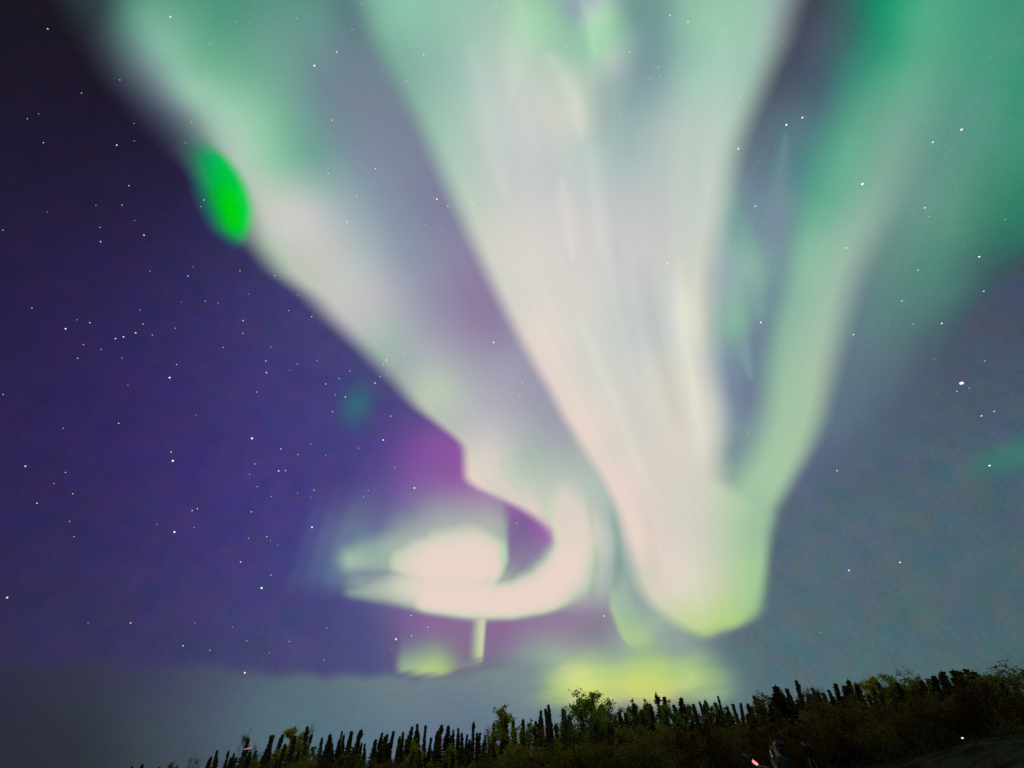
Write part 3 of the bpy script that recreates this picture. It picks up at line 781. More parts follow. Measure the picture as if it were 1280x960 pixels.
# ------------------------------------------------------------------ trees
m_bark = principled('bark', (0.055, 0.045, 0.036), 0.95, (9.0, (0.10, 0.09, 0.078)))
m_pale = principled('pale_bark', (0.20, 0.19, 0.17), 0.9, (7.0, (0.09, 0.08, 0.07)))
m_spruce = leaf_mat('spruce_needles', (0.085, 0.062, 0.031), (0.153, 0.095, 0.048), 0.2)
m_yellow = leaf_mat('yellow_leaves', (0.34, 0.29, 0.02), (0.46, 0.34, 0.03), 0.5)
m_green = leaf_mat('green_leaves', (0.20, 0.24, 0.03), (0.32, 0.31, 0.04), 0.5)
m_olive = leaf_mat('olive_leaves', (0.150, 0.124, 0.029), (0.240, 0.169, 0.041), 0.45)
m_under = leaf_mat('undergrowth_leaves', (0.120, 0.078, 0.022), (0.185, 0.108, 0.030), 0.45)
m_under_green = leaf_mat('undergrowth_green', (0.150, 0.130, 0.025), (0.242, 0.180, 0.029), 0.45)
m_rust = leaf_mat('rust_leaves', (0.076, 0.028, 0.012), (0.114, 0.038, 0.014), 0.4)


def tube(V, Fc, pts, radii, n=6):
    base = len(V)
    for i, (p, r) in enumerate(zip(pts, radii)):
        p = Vector(p)
        t = (Vector(pts[min(i + 1, len(pts) - 1)]) - Vector(pts[max(i - 1, 0)])).normalized()
        a = t.orthogonal().normalized(); b = t.cross(a)
        for k in range(n):
            w = 2 * math.pi * k / n
            V.append(p + a * (r * math.cos(w)) + b * (r * math.sin(w)))
    for i in range(len(pts) - 1):
        for k in range(n):
            k2 = (k + 1) % n
            Fc.append((base + i * n + k, base + i * n + k2, base + (i + 1) * n + k2, base + (i + 1) * n + k))
    Fc.append(tuple(base + (len(pts) - 1) * n + k for k in range(n)))


def spruce_meshes(seed, H=7.0, width=0.85, club=0.0, ragged=0.35, dens=1.0, power=0.75):
    rd = random.Random(seed)
    V, Fc = [], []
    bend = rd.uniform(-.12, .12)
    def axis(z): return Vector((bend * (z / H) ** 2, 0.06 * math.sin(z), z))
    zs = [H * k / 10 for k in range(11)]
    tube(V, Fc, [axis(z) for z in zs], [0.10 * (1 - z / H) + 0.012 for z in zs])
    trunk = mesh_from('trunk', V, Fc, m_bark, True)
    V, Fc = [], []
    z = 0.35
    while z < H:
        t = z / H
        prof = (1 - t) ** power * width * (0.80 + 0.2 * math.sin(5 * t + seed))
        if club: prof += club * math.exp(-((t - 0.93) / 0.035) ** 2) - 0.4 * club * math.exp(-((t - 0.84) / 0.04) ** 2)
        prof = max(prof, 0.07)
        for k in range(int(rd.choice([5, 6, 7]) * dens)):
            a = rd.uniform(0, 2 * math.pi)
            L = prof * rd.uniform(1 - ragged, 1 + ragged * 0.6)
            o = axis(z)
            dv = Vector((math.cos(a), math.sin(a), 0)); sv = Vector((-math.sin(a), math.cos(a), 0))
            drop = rd.uniform(0.15, 0.55) * L
            tip = o + dv * L + Vector((0, 0, -drop + 0.1 * L))
            mid = o + dv * (L * 0.55) + Vector((0, 0, -drop * 0.75))
            w = 0.10 + 0.16 * L
            # a flat drooping spray with ragged edges and hanging twigs
            b = len(V)
            V += [o, mid + sv * w, tip + sv * w * .35, tip + dv * 0.05 + Vector((0, 0, .05)), tip - sv * w * .35, mid - sv * w]
            Fc += [(b, b + 1, b + 2, b + 3), (b, b + 3, b + 4, b + 5)]
            for q in (0.45, 0.75):
                c = o.lerp(tip, q) + sv * rd.uniform(-w, w) * .6
                b = len(V); h = rd.uniform(.10, .24)
                sd = (sv * rd.uniform(.4, 1) + dv * rd.uniform(-.6, .6)).normalized() * 0.09
                V += [c - sd, c + sd, c + sd * .3 + Vector((0, 0, -h)), c - sd * .5 + Vector((0, 0, -h * .8))]
                Fc.append((b, b + 1, b + 2, b + 3))
        z += rd.uniform(0.07, 0.13)
    b = len(V); o = axis(H)
    for a in (0, 1.57):
        s = Vector((math.cos(a), math.sin(a), 0)) * 0.05
        b = len(V); V += [o - s - Vector((0, 0, .3)), o + s - Vector((0, 0, .3)), o + Vector((0, 0, .22))]; Fc.append((b, b + 1, b + 2))
    return trunk, mesh_from('crown', V, Fc, m_spruce)


def limbs(rd, H, spread, n, V, Fc, tips, r0=0.08, low=0.18):
    top = Vector((rd.uniform(-.1, .1) * H * .3, rd.uniform(-.1, .1) * H * .3, H * 0.97))
    pts = [Vector((0, 0, 0)).lerp(top, k / 6) + Vector((rd.uniform(-.05, .05), rd.uniform(-.05, .05), 0)) * (k > 0) for k in range(7)]
    tube(V, Fc, pts, [r0 * (1 - k / 7) + .012 for k in range(7)])
    tips.append(pts[-1]); tips.append(pts[-2])
    for i in range(n):
        t = rd.uniform(low, 0.92)
        o = Vector((0, 0, 0)).lerp(top, t)
        a = rd.uniform(0, 2 * math.pi)
        L = spread * (1 - t * .72) * rd.uniform(.6, 1.2)
        e = o + Vector((math.cos(a) * L, math.sin(a) * L, L * rd.uniform(.5, 1.3)))
        m = o.lerp(e, .5) + Vector((0, 0, -.08 * L))
        tube(V, Fc, [o, m, e], [r0 * .4 * (1 - t) + .012, r0 * .2 + .008, .006], 5)
        tips += [e, m.lerp(e, .5)]
        for j in range(3):
            s = m.lerp(e, rd.uniform(0, .9))
            a2 = a + rd.uniform(-1.2, 1.2); l2 = L * rd.uniform(.3, .55)
            e2 = s + Vector((math.cos(a2) * l2, math.sin(a2) * l2, l2 * rd.uniform(.4, 1.4)))
            tube(V, Fc, [s, s.lerp(e2, .5) + Vector((0, 0, -.03)), e2], [.012, .009, .004], 4)
            tips.append(e2)
    return tips


def leafy_meshes(seed, H, spread, n, per, mat, leaf=0.17, clump=0.42, low=0.18, bark=None):
    rd = random.Random(seed)
    V, Fc, tips = [], [], []
    limbs(rd, H, spread, n, V, Fc, tips, low=low)
    trunk = mesh_from('trunk', V, Fc, bark or m_bark, True)
    V, Fc = [], []
    for t in tips:
        if rd.random() < 0.10: continue
        cs = clump * rd.uniform(.55, 1.15) * (0.65 if t.z > .85 * H else 1)
        for k in range(int(1.4 * per * rd.uniform(.6, 1.2))):
            c = t + Vector((rd.gauss(0, cs * .5), rd.gauss(0, cs * .5), rd.gauss(0, cs * .55)))
            u = Vector((rd.gauss(0, 1), rd.gauss(0, 1), rd.gauss(0, 1))).normalized()
            v = u.orthogonal().normalized()
            v.rotate(Matrix.Rotation(rd.uniform(0, 6.28), 3, u))
            w = u.cross(v); s = leaf * rd.uniform(.6, 1.3)
            b = len(V)
            V += [c - v * s * .5, c + w * s * .34, c + v * s * .62, c - w * s * .34]
            Fc.append((b, b + 1, b + 2, b + 3))
    return trunk, mesh_from('crown', V, Fc, mat)


def bare_meshes(seed, H, spread, n, mat=None):
    rd = random.Random(seed)
    V, Fc, tips = [], [], []
    limbs(rd, H, spread, n, V, Fc, tips, 0.06)
    trunk = mesh_from('trunk', V, Fc, mat or m_bark, True)
    V, Fc = [], []
    for t in tips:
        for k in range(5):
            e = t + Vector((rd.uniform(-.35, .35), rd.uniform(-.35, .35), rd.uniform(.1, .6)))
            tube(V, Fc, [t, t.lerp(e, .5) + Vector((rd.uniform(-.04, .04), 0, 0)), e], [.011, .008, .005], 3)
    return trunk, mesh_from('crown', V, Fc, mat or m_bark)


SPR = [spruce_meshes(1, width=1.05, power=1.05), spruce_meshes(2, width=.75, club=.10), spruce_meshes(3, width=1.15, ragged=.5, power=1.0), spruce_meshes(4, width=.62, club=.05, ragged=.5), spruce_meshes(5, width=.9, ragged=.55), spruce_meshes(6, width=.9, ragged=.45, power=1.1)]
SPR_BIG = spruce_meshes(11, width=1.35, ragged=.65, club=.35, dens=.8)
YEL_TALL = leafy_meshes(21, 7, 1.5, 26, 26, m_yellow)
YEL_ROUND = leafy_meshes(22, 7, 2.4, 30, 24, m_yellow, clump=.5)
GRN_BIG = leafy_meshes(23, 7, 2.5, 46, 24, m_green, clump=.55, bark=m_pale)
GRN_SLIM = leafy_meshes(24, 7, 1.3, 22, 24, m_green, clump=.36)
OLV = [leafy_meshes(25, 7, 1.7, 26, 24, m_olive), leafy_meshes(26, 7, 2.3, 30, 24, m_olive, clump=.5)]
BARE = [bare_meshes(31, 7, 1.8, 22, m_bark), bare_meshes(32, 7, 1.3, 16, m_pale)]
SPARSE = leafy_meshes(33, 7, 2.8, 40, 15, m_olive, leaf=.14, clump=.6)
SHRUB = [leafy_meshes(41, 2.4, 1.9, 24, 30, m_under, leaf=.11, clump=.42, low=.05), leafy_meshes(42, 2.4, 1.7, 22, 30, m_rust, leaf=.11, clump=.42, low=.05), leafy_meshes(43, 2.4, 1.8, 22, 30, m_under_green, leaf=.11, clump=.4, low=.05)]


def plant(name, meshes, base, sx, sz, label, cat, group=None, rz=None):
    t, c = meshes
    r = empty(name, base, random.uniform(0, 6.28) if rz is None else rz)
    r.scale = (sx, sx * random.uniform(.9, 1.1), sz)
    link('trunk', t, None, r); link('crown', c, None, r)
    return tag(r, label, cat, group)


def dist_at(x): return float(np.interp(x, [150, 400, 640, 900, 1100, 1240], [112, 100, 84, 70, 58, 50]))


KIND = {'s': ('spruce_tree', 'spruce'), 'S': ('spruce_tree', 'spruce'), 'y': ('poplar_tree', 'tree'), 'Y': ('poplar_tree', 'tree'), 'g': ('birch_tree', 'tree'), 'G': ('birch_tree', 'tree'), 'o': ('willow_tree', 'tree'), 'b': ('bare_tree', 'tree'), 'B': ('bare_tree', 'tree'), 'p': ('bare_tree', 'tree')}


def mesh_for(k, i):
    return {'s': SPR[i % 6], 'S': SPR_BIG, 'y': YEL_TALL, 'Y': YEL_ROUND, 'g': GRN_SLIM, 'G': GRN_BIG, 'o': OLV[i % 2], 'b': BARE[0], 'B': BARE[1], 'p': SPARSE}[k]


# the skyline from left to right: pixel of the top, kind, width factor, label (None: a plain narrow spruce, or a plain leafy tree)
ROW = [
    (167, 958, 's', 1, None), (177, 955, 's', 1, None), (200, 958, 's', .8, None), (218, 957, 'o', .7, 'low brownish leafy tree, lone bump at the left end of the treeline'), (246, 941, 'b', .7, 'short bare reddish tree left of the leaning spruces'),
    (265, 946, 's', .9, None), (273, 938, 's', .9, None), (287, 938, 's', .7, None), (294, 941, 's', .7, None),
    (311, 911, 'b', 1.0, 'tall thin bare tree beside the small red light'), (322, 934, 'b', .8, 'short bare bush-like tree right of the tall thin bare tree'),
    (339, 919, 's', 1.5, 'thick dark spruce touching the round yellow tree on its left'), (366, 911, 'Y', 1.0, 'round yellow green tree at the left of the skyline'), (371, 919, 's', 1.1, 'dark spruce standing inside the round yellow tree'),
    (388, 904, 'B', .8, 'grey leafless tree just right of the round yellow tree'),
    (403, 922, 's', .8, None), (414, 917, 's', 1.2, None), (427, 914, 's', .6, None), (441, 914, 's', 1.2, None), (450, 912, 's', 1.2, None), (457, 929, 's', .8, None), (470, 924, 's', 1.0, None), (478, 915, 's', .9, None), (485, 918, 's', .9, None), (491, 914, 's', 1.0, None),
    (500, 920, 's', .8, None), (505, 914, 's', .8, None), (514, 908, 's', .9, None), (522, 904, 's', .9, None), (533, 907, 's', .8, None), (539, 922, 's', .9, None), (551, 906, 's', 1.0, None), (561, 906, 's', 1.1, None), (567, 912, 's', .7, None), (573, 909, 's', .7, None),
    (578, 916, 's', .8, None), (583, 918, 's', .8, None), (591, 902, 's', .7, 'tallest narrow spruce of the middle left skyline, left of the pointed yellow tree'), (599, 915, 's', .8, None), (608, 905, 'B', .5, 'thin grey leafless tree left of the pointed yellow tree'), (606, 918, 's', .8, None), (617, 904, 's', .8, None),
    (628, 895, 's', .9, 'dark spruce against the left side of the pointed yellow tree'), (633, 880, 'y', 1.0, 'tall pointed yellow green tree standing above its neighbours'),
    (654, 898, 's', .9, None), (664, 898, 'g', .9, 'small rounded green tree right of the pointed yellow tree'), (676, 887, 's', .8, 'left spruce of the close dark trio before the bushy birch'), (683, 886, 's', .9, 'middle spruce of the close dark trio before the bushy birch'), (687, 881, 's', .8, 'right and tallest spruce of the close dark trio before the bushy birch'),
    (694, 904, 's', 1.0, None), (704, 886, 's', .8, None), (708, 882, 'B', .6, 'wispy leafless tree left of the bushy green birch'), (713, 893, 'o', .8, 'olive leafy tree tucked left of the bushy green birch'),
    (738, 871, 'G', 1.15, 'large bushy green birch, broadest crown of the skyline'), (751, 880, 'g', 1.1, 'green tree merged with the right flank of the bushy birch'), (762, 892, 'o', 1.0, 'low olive tree sloping down right of the bushy birch'),
    (775, 889, 's', 1.0, None), (782, 891, 's', .8, None), (790, 873, 'g', 1.0, 'pointed yellow green tree left of the tall ragged spruce'), (805, 873, 'g', .7, 'slim yellow green tree right beside the tall ragged spruce'), (808, 882, 's', 1.1, None),
    (820, 866, 'S', 1.0, 'tall ragged dark spruce with a tufted top against the yellow glow'), (838, 874, 'g', 1.1, 'yellow green tree just right of the tall ragged spruce'), (850, 872, 's', 1.2, None), (858, 880, 'o', .9, 'olive tree between dark spruces under the yellow glow'), (866, 880, 's', .9, None),
    (876, 877, 's', .7, None), (882, 875, 's', .7, None), (892, 880, 'o', 1.2, 'wide olive tree under the right end of the yellow glow'), (897, 870, 's', .5, 'needle thin spruce poking out of the wide olive tree'), (909, 882, 's', .8, None), (917, 880, 's', .8, None), (924, 879, 's', .8, None), (933, 879, 's', .7, None), (943, 869, 's', .9, None),
    (955, 871, 'o', 1.1, 'olive green tree left of the broad dark spruce'), (968, 857, 's', 1.7, 'broad dark spruce rising where the hillside begins'), (978, 862, 'g', .9, 'green leafy tree right of the broad dark spruce'), (984, 861, 's', 1.0, None), (993, 850, 's', .7, 'tall thin spruce left of the leaning bare tree'),
    (1003, 866, 'o', 1.0, 'low olive tree under the leaning bare tree'), (1011, 850, 'b', .6, 'thin bare tree standing out on the hillside skyline'), (1022, 864, 's', 1.0, None), (1030, 866, 's', .9, None), (1041, 855, 's', 1.0, None), (1053, 857, 's', .8, None), (1059, 849, 's', 1.0, None), (1068, 855, 's', .9, None),
    (1083, 850, 'Y', .85, 'rounded bright yellow green tree on the hillside skyline'), (1096, 850, 'b', .6, 'reddish bare tree right of the rounded yellow tree'), (1104, 860, 's', .9, None), (1112, 858, 's', 1.1, None), (1122, 852, 's', .9, None),
    (1130, 848, 'G', .9, 'leafy green tree among the spruces near the right end'), (1142, 855, 's', 1.1, None), (1150, 851, 's', 1.0, None), (1157, 849, 's', 1.0, None), (1163, 845, 's', 1.0, None), (1173, 843, 's', 1.0, None), (1178, 839, 's', 1.0, None), (1190, 837, 's', 1.2, None), (1200, 839, 's', 1.1, None), (1208, 837, 's', 1.1, None), (1216, 840, 's', 1.2, None), (1227, 846, 's', 1.5, None),
    (1243, 846, 'p', 1.0, 'sparse grey olive tree leftmost of three at the right edge'), (1258, 840, 'p', 1.0, 'sparse grey olive tree in the middle of three at the right edge'), (1276, 836, 'p', 1.0, 'sparse grey olive tree nearest the right edge'),
]
ORD = ['first', 'second', 'third', 'fourth', 'fifth', 'sixth', 'seventh', 'eighth', 'ninth', 'tenth', 'eleventh', 'twelfth', 'thirteenth', 'fourteenth']
SHORT = {  # landmarks that plain spruces are counted from
    218: 'low brownish tree at the left end', 246: 'short bare reddish tree', 311: 'tall thin bare tree by the red light', 388: 'grey leafless tree beside the round yellow tree', 591: 'tallest narrow spruce', 633: 'pointed yellow green tree', 687: 'dark spruce trio',
    738: 'bushy green birch', 820: 'tall ragged spruce', 897: 'needle thin spruce', 968: 'broad dark spruce', 1011: 'thin bare hillside tree', 1083: 'rounded yellow hillside tree', 1130: 'leafy green tree near the right end'}
LABELS, run, lm = {}, [], None


def flush(nxt):
    """plain spruces between two landmarks are counted from the nearer one"""
    n = len(run)
    for j, i in enumerate(run):
        if lm is None: LABELS[i] = '%s tiny spruce tip from the left end of the treeline' % ORD[j]
        elif nxt is None or j < (n + 1) // 2: LABELS[i] = '%s narrow spruce right of the %s' % (ORD[j], SHORT[lm])
        else: LABELS[i] = '%s narrow spruce left of the %s' % (ORD[n - 1 - j], SHORT[nxt])
    run.clear()


for i, row in enumerate(ROW):
    if row[4] is None: run.append(i)
    if row[0] in SHORT:
        flush(row[0]); lm = row[0]
flush(None)
for i, (px, py, k, wf, lab) in enumerate(ROW):
    D = dist_at(px) * (1 + 0.05 * math.sin(i * 2.3)) * (0.985 if k in 'yYgGo' else 1.0)
    top = at(px, py, D)
    b = gz(top.x, top.y) - 0.1
    h = max(top.z - b, 2.0)
    sz = h / 7.0
    name, cat = KIND[k]
    plant(name, mesh_for(k, i), (top.x, top.y, b), wf * (2.0 if k == 's' else 1.15 if k in 'bBS' else 1.32) * (0.55 + 0.45 * sz), sz, lab or LABELS[i], cat, {'s': 'narrow spruces along the skyline'}.get(k))


def sky_y(x):
    xs = [r[0] for r in ROW]; ys = [r[1] for r in ROW]
    return float(np.interp(x, xs, ys))


# the dark wood in front of the skyline: rows of spruces, then leafy trees, then shrubs
rd = random.Random(99)
for row, (dy, df, step) in enumerate([(5, 1.03, 12), (13, .95, 14), (25, .86, 15), (40, .74, 18), (54, .62, 26)]):
    x = 262 + row * 25
    while x < 1262:
        px = x + rd.uniform(-6, 6); x += step
        py = sky_y(px) + dy + rd.uniform(-4, 8)
        if py > 962: continue
        D = dist_at(px) * df * rd.uniform(.97, 1.03)
        top = at(px, py, D)
        b = gz(top.x, top.y) - .1; h = top.z - b
        if h < 1.5: continue
        sz = h / 7
        u = rd.random() * (0.5 if row == 0 else 0.62 if px > 880 else 1.0)
        if u > .55: top = at(px, py + 8, D); h = top.z - b; sz = h / 7
        if u < .55:
            plant('spruce_tree', SPR[rd.randrange(6)], (top.x, top.y, b), rd.uniform(1.4, 2.2) * (.5 + .5 * sz), sz, 'dark spruce packed into the shadowed wood below the skyline', 'spruce', 'dark spruces inside the wood')
        elif u < .85:
            plant('willow_tree', OLV[rd.randrange(2)], (top.x, top.y, b), rd.uniform(.8, 1.1) * (.5 + .5 * sz), sz, 'dim olive leafy tree inside the shadowed wood below the skyline', 'tree', 'olive trees inside the wood')
        else:
            plant('birch_tree', [GRN_SLIM, YEL_TALL][rd.randrange(2)], (top.x, top.y, b), rd.uniform(.8, 1.1) * (.5 + .5 * sz), sz, 'dim yellowish green tree inside the shadowed wood below the skyline', 'tree', 'yellowish trees inside the wood')
for row, (df, hh) in enumerate([(.66, 2.7), (.56, 2.3)]):
    px = 250 + 20 * row
    while px < 1240:
        D = dist_at(px) * df * rd.uniform(.95, 1.05)
        p = at(px, 950, D)
        b = gz(p.x, p.y) - .05
        k = rd.choices([0, 1, 2], [.45, .2, .35] if px < 930 else [.45, .5, .05])[0]  # darker rust shrubs weighted to the right, putting the hillside's shade into their colour
        lab = ['dull olive shrub along the dark foot of the wood', 'rust brown shrub along the dark foot of the wood', 'greener leafy shrub along the dark foot of the wood'][k]
        hmax = at(px, sky_y(px) + rd.uniform(30, 72), D).z - b
        s = min(rd.uniform(.85, 1.3) * hh / 2.4, hmax / 2.6)
        if s < .25:
            px += 18; continue
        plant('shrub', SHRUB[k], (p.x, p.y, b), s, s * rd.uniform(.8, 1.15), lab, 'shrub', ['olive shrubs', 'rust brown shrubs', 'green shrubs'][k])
        px += rd.uniform(22, 34)


# tufts of dead grass over the gravel bank
V, Fc = [], []
for i in range(5200):
    x, y = rd.uniform(8.5, 26), rd.uniform(8, 30)
    if math.hypot(x, y) > 34 or x > y * 1.25: continue
    z = gz(x, y) - .02
    h = rd.uniform(.06, .30); a = rd.uniform(0, 6.28); w = rd.uniform(.01, .03)
    lx, ly = rd.gauss(0, .1), rd.gauss(0, .1)
    b = len(V)
    V += [(x - w * math.cos(a), y - w * math.sin(a), z), (x + w * math.cos(a), y + w * math.sin(a), z), (x + lx, y + ly, z + h)]
    Fc.append((b, b + 1, b + 2))
m_grass = leaf_mat('dead_grass', (0.03, 0.027, 0.014), (0.055, 0.042, 0.02), 0.3)
tag(link('grass', mesh_from('grass', V, Fc, m_grass)), 'sparse dead grass on the gravel bank', 'grass', kind='stuff')
for i in range(16):
    px = 1090 + i * 12 + rd.uniform(-5, 5)
    D = 26 + rd.uniform(-2, 6)
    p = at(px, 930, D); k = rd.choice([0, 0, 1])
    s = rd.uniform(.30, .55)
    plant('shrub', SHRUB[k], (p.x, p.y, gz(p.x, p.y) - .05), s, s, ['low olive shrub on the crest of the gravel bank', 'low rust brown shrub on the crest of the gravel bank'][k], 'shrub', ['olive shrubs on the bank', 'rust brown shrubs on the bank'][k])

# ------------------------------------------------------------------ small lights far off
def box_bm(bm, c, s, rot=None, bev=0.0):
    r = bmesh.ops.create_cube(bm, size=1.0)
    M = Matrix.Translation(Vector(c)) @ (rot.to_4x4() if rot is not None else Matrix()) @ Matrix.Diagonal((*s, 1))
    bmesh.ops.transform(bm, matrix=M, verts=r['verts'])
    if bev:
        es = list({e for v in r['verts'] for e in v.link_edges})
        bmesh.ops.bevel(bm, geom=es, offset=bev, segments=2, affect='EDGES')


def bm_obj(name, bm, mat, parent=None, smooth=False):
    me = bpy.data.meshes.new(name); bm.to_mesh(me); bm.free()
    if smooth: me.polygons.foreach_set('use_smooth', [True] * len(me.polygons))
    return link(name, me, mat, parent)


def ball_bm(c, s):
    bm = bmesh.new(); r = bmesh.ops.create_uvsphere(bm, u_segments=12, v_segments=8, radius=1.0)
    bmesh.ops.transform(bm, matrix=Matrix.Translation(Vector(c)) @ Matrix.Diagonal((*s, 1)), verts=r['verts'])
    return bm


m_dark = principled('black_plastic', (0.02, 0.02, 0.022), 0.55)
m_metal = principled('dark_metal', (0.045, 0.045, 0.05), 0.45)

# white marker light on the gravel bank
p = at(1203, 922.5, 24.0)
g = gz(p.x, p.y)
r = empty('marker_light', (p.x, p.y, g))
tag(r, 'tiny white marker light on the gravel bank at lower right', 'light')
V, Fc = [], []
tube(V, Fc, [(0, 0, 0), (0, 0, max(p.z - g - .03, .05))], [.018, .015], 8)
link('post', mesh_from('post', V, Fc, m_metal), None, r)
bm = ball_bm((0, 0, p.z - g), (.042, .018, .018)); bm_obj('bulb', bm, emitter('white_glow', (1, 1, 1), 1.3), r, True)

# red lights in front of the bare tree
p = at(310, 936, 88.0); g = gz(p.x, p.y)
r = empty('warning_light', (p.x, p.y, g))
tag(r, 'small pink red light glowing beside the tall thin bare tree', 'light')
V, Fc = [], []
tube(V, Fc, [(0, 0, 0), (0, 0, p.z - g - .12)], [.05, .035], 8)
link('post', mesh_from('post', V, Fc, m_metal), None, r)
bm = bmesh.new(); box_bm(bm, (0, 0.05, p.z - g - .12), (1.0, .08, .06), bev=.01); bm_obj('bracket', bm, m_metal, r)
m_red = emitter('red_glow', (1.0, .25, .35), 1.1)
for k, (dx, dz, w) in enumerate(((-.34, -.03, .15), (.0, .02, .20), (.34, .10, .12))):
    bm = ball_bm((dx, 0, p.z - g + dz), (w, .06, .045)); bm_obj('lens', bm, m_red, r, True)


# ------------------------------------------------------------------ tripods, person
def tripod(px, py, D, label, spread=.42, rz=0.0):
    top = at(px, py, D)
    g = gz(top.x, top.y)
    r = empty('camera_tripod', (top.x, top.y, g), rz)
    H = top.z - g - .16
    for k in range(3):
        a = 2 * math.pi * k / 3
        fx, fy = spread * math.cos(a), spread * math.sin(a)
        fz = gz(top.x + fx, top.y + fy) - g
        V, Fc = [], []
        hip = Vector((.035 * math.cos(a), .035 * math.sin(a), H)); ft = Vector((fx, fy, fz))
        tube(V, Fc, [hip, hip.lerp(ft, .48), hip.lerp(ft, .5), ft], [.016, .015, .012, .011], 8)
        lg = link('leg', mesh_from('leg', V, Fc, m_metal, True), None, r)
        bm = ball_bm(ft, (.02, .02, .015)); bm_obj('rubber_foot', bm, m_dark, lg, True)
    V, Fc = [], []
    tube(V, Fc, [(0, 0, H - .18), (0, 0, H + .06), (0, 0, H + .07), (0, 0, H + .09)], [.014, .014, .03, .03], 10)
    link('centre_column', mesh_from('centre_column', V, Fc, m_metal, True), None, r)
    tag(r, label, 'tripod')
    return Vector((top.x, top.y, g + H + .09))


def photo_camera(p, rz, tilt, label):
    r = empty('photo_camera', p, rz)
    Rm = Matrix.Rotation(tilt, 3, 'X')
    bm = bmesh.new(); box_bm(bm, Rm @ Vector((0, 0, .055)), (.14, .075, .095), Rm, .012); bm_obj('body', bm, m_dark, r)
    bm = bmesh.new(); box_bm(bm, Rm @ Vector((0, .0, .115)), (.06, .07, .035), Rm, .01); bm_obj('viewfinder', bm, m_dark, r)
    V, Fc = [], []
    tube(V, Fc, [Rm @ Vector((0, y, .055)) for y in (.035, .06, .13, .135)], [.034, .036, .041, .030], 16)
    link('lens', mesh_from('lens', V, Fc, m_dark, True), None, r)
    tag(r, label, 'camera')


q = tripod(935, 948, 12.0, 'dark tripod left of the person, carrying a camera', .34, .4)
photo_camera(q, R(60), R(30), 'dark camera tilted skyward on the tripod left of the person')
q = tripod(1007, 934, 12.4, 'dark tripod with splayed legs right of the person', .50, -.15)
photo_camera(q, R(20), R(35), 'dark camera on top of the tripod right of the person')

m_skin = principled('skin', (0.24, 0.15, 0.11), 0.55)
m_jacket = principled('dark_jacket', (0.012, 0.009, 0.016), 0.85, (14.0, (0.018, 0.013, 0.024)))
m_trouser = principled('dark_trousers', (0.02, 0.02, 0.026), 0.9)
m_boot = principled('boots', (0.02, 0.016, 0.013), 0.6)
m_hat = principled('hood_cloth', (0.013, 0.009, 0.017), 0.95)


def skin_mesh(name, joints, edges, root, mat, parent, level=2):
    me = bpy.data.meshes.new(name)
    me.from_pydata([j[0] for j in joints], edges, [])
    o = link(name, me, mat, parent)
    o.modifiers.new('skin', 'SKIN').use_smooth_shade = True
    for i, j in enumerate(joints):
        rr = j[1] if isinstance(j[1], tuple) else (j[1], j[1])
        me.skin_vertices[0].data[i].radius = rr
        me.skin_vertices[0].data[i].use_root = (i == root)
    s = o.modifiers.new('smooth', 'SUBSURF'); s.levels = level; s.render_levels = level
    return o


pt = at(976, 946, 12.0)
g = gz(pt.x, pt.y)
per = empty('person', (pt.x, pt.y, g), R(78))       # local +Y faces left in the photograph
tag(per, 'person in dark clothes facing left, holding up a glowing phone', 'person')


def local_of(o, v):
    a = o.rotation_euler.z; d = Vector(v) - o.location
    return Vector((d.x * math.cos(a) + d.y * math.sin(a), -d.x * math.sin(a) + d.y * math.cos(a), d.z))


PHONE = local_of(per, at(961.5, 944.5, 12.0)); PHONE.x = -.05     # held in the raised hand
TORCH = local_of(per, at(949, 956.5, 12.0)); TORCH.x = .12
J, E = [], []


def jn(p, r, parent=None):
    J.append((p, r))
    if parent is not None: E.append((parent, len(J) - 1))
    return len(J) - 1


pel = jn((0, 0, .93), (.15, .11))
wst = jn((0, 0, 1.08), (.135, .10), pel)
chs = jn((0, -.01, 1.27), (.155, .11), wst)
upc = jn((0, -.015, 1.37), (.12, .09), chs)
nck = jn((0, .005, 1.46), .052, upc)
jaw = jn((0, .03, 1.53), (.058, .07), nck)
skl = jn((0, .015, 1.60), (.076, .094), jaw)
crn = jn((0, .005, 1.67), (.05, .06), skl)


def hand(wr, d, up, parent, grip=0.02):
    """palm, four unequal bent fingers and a thumb; d = finger direction, up = back of hand"""
    d = Vector(d).normalized(); up = Vector(up).normalized(); s = d.cross(up).normalized()
    wr = Vector(wr)
    palm = jn(tuple(wr + d * .05), (.036, .018), parent)
    for k, (o, L) in enumerate(((-.030, .066), (-.010, .076), (.010, .072), (.029, .056))):
        a = wr + d * .088 + s * o
        k0 = jn(tuple(a), .0095, palm)
        k1 = jn(tuple(a + d * L * .45 - up * L * .18), .0085, k0)
        k2 = jn(tuple(a + d * L * .62 - up * L * .55), .008, k1)
        jn(tuple(a + d * L * .50 - up * L * .85), .007, k2)
    t0 = jn(tuple(wr + d * .030 - s * .036), .011, palm)
    t1 = jn(tuple(wr + d * .058 - s * .056 - up * .012), .0095, t0)
    jn(tuple(wr + d * .082 - s * .052 - up * .030), .008, t1)


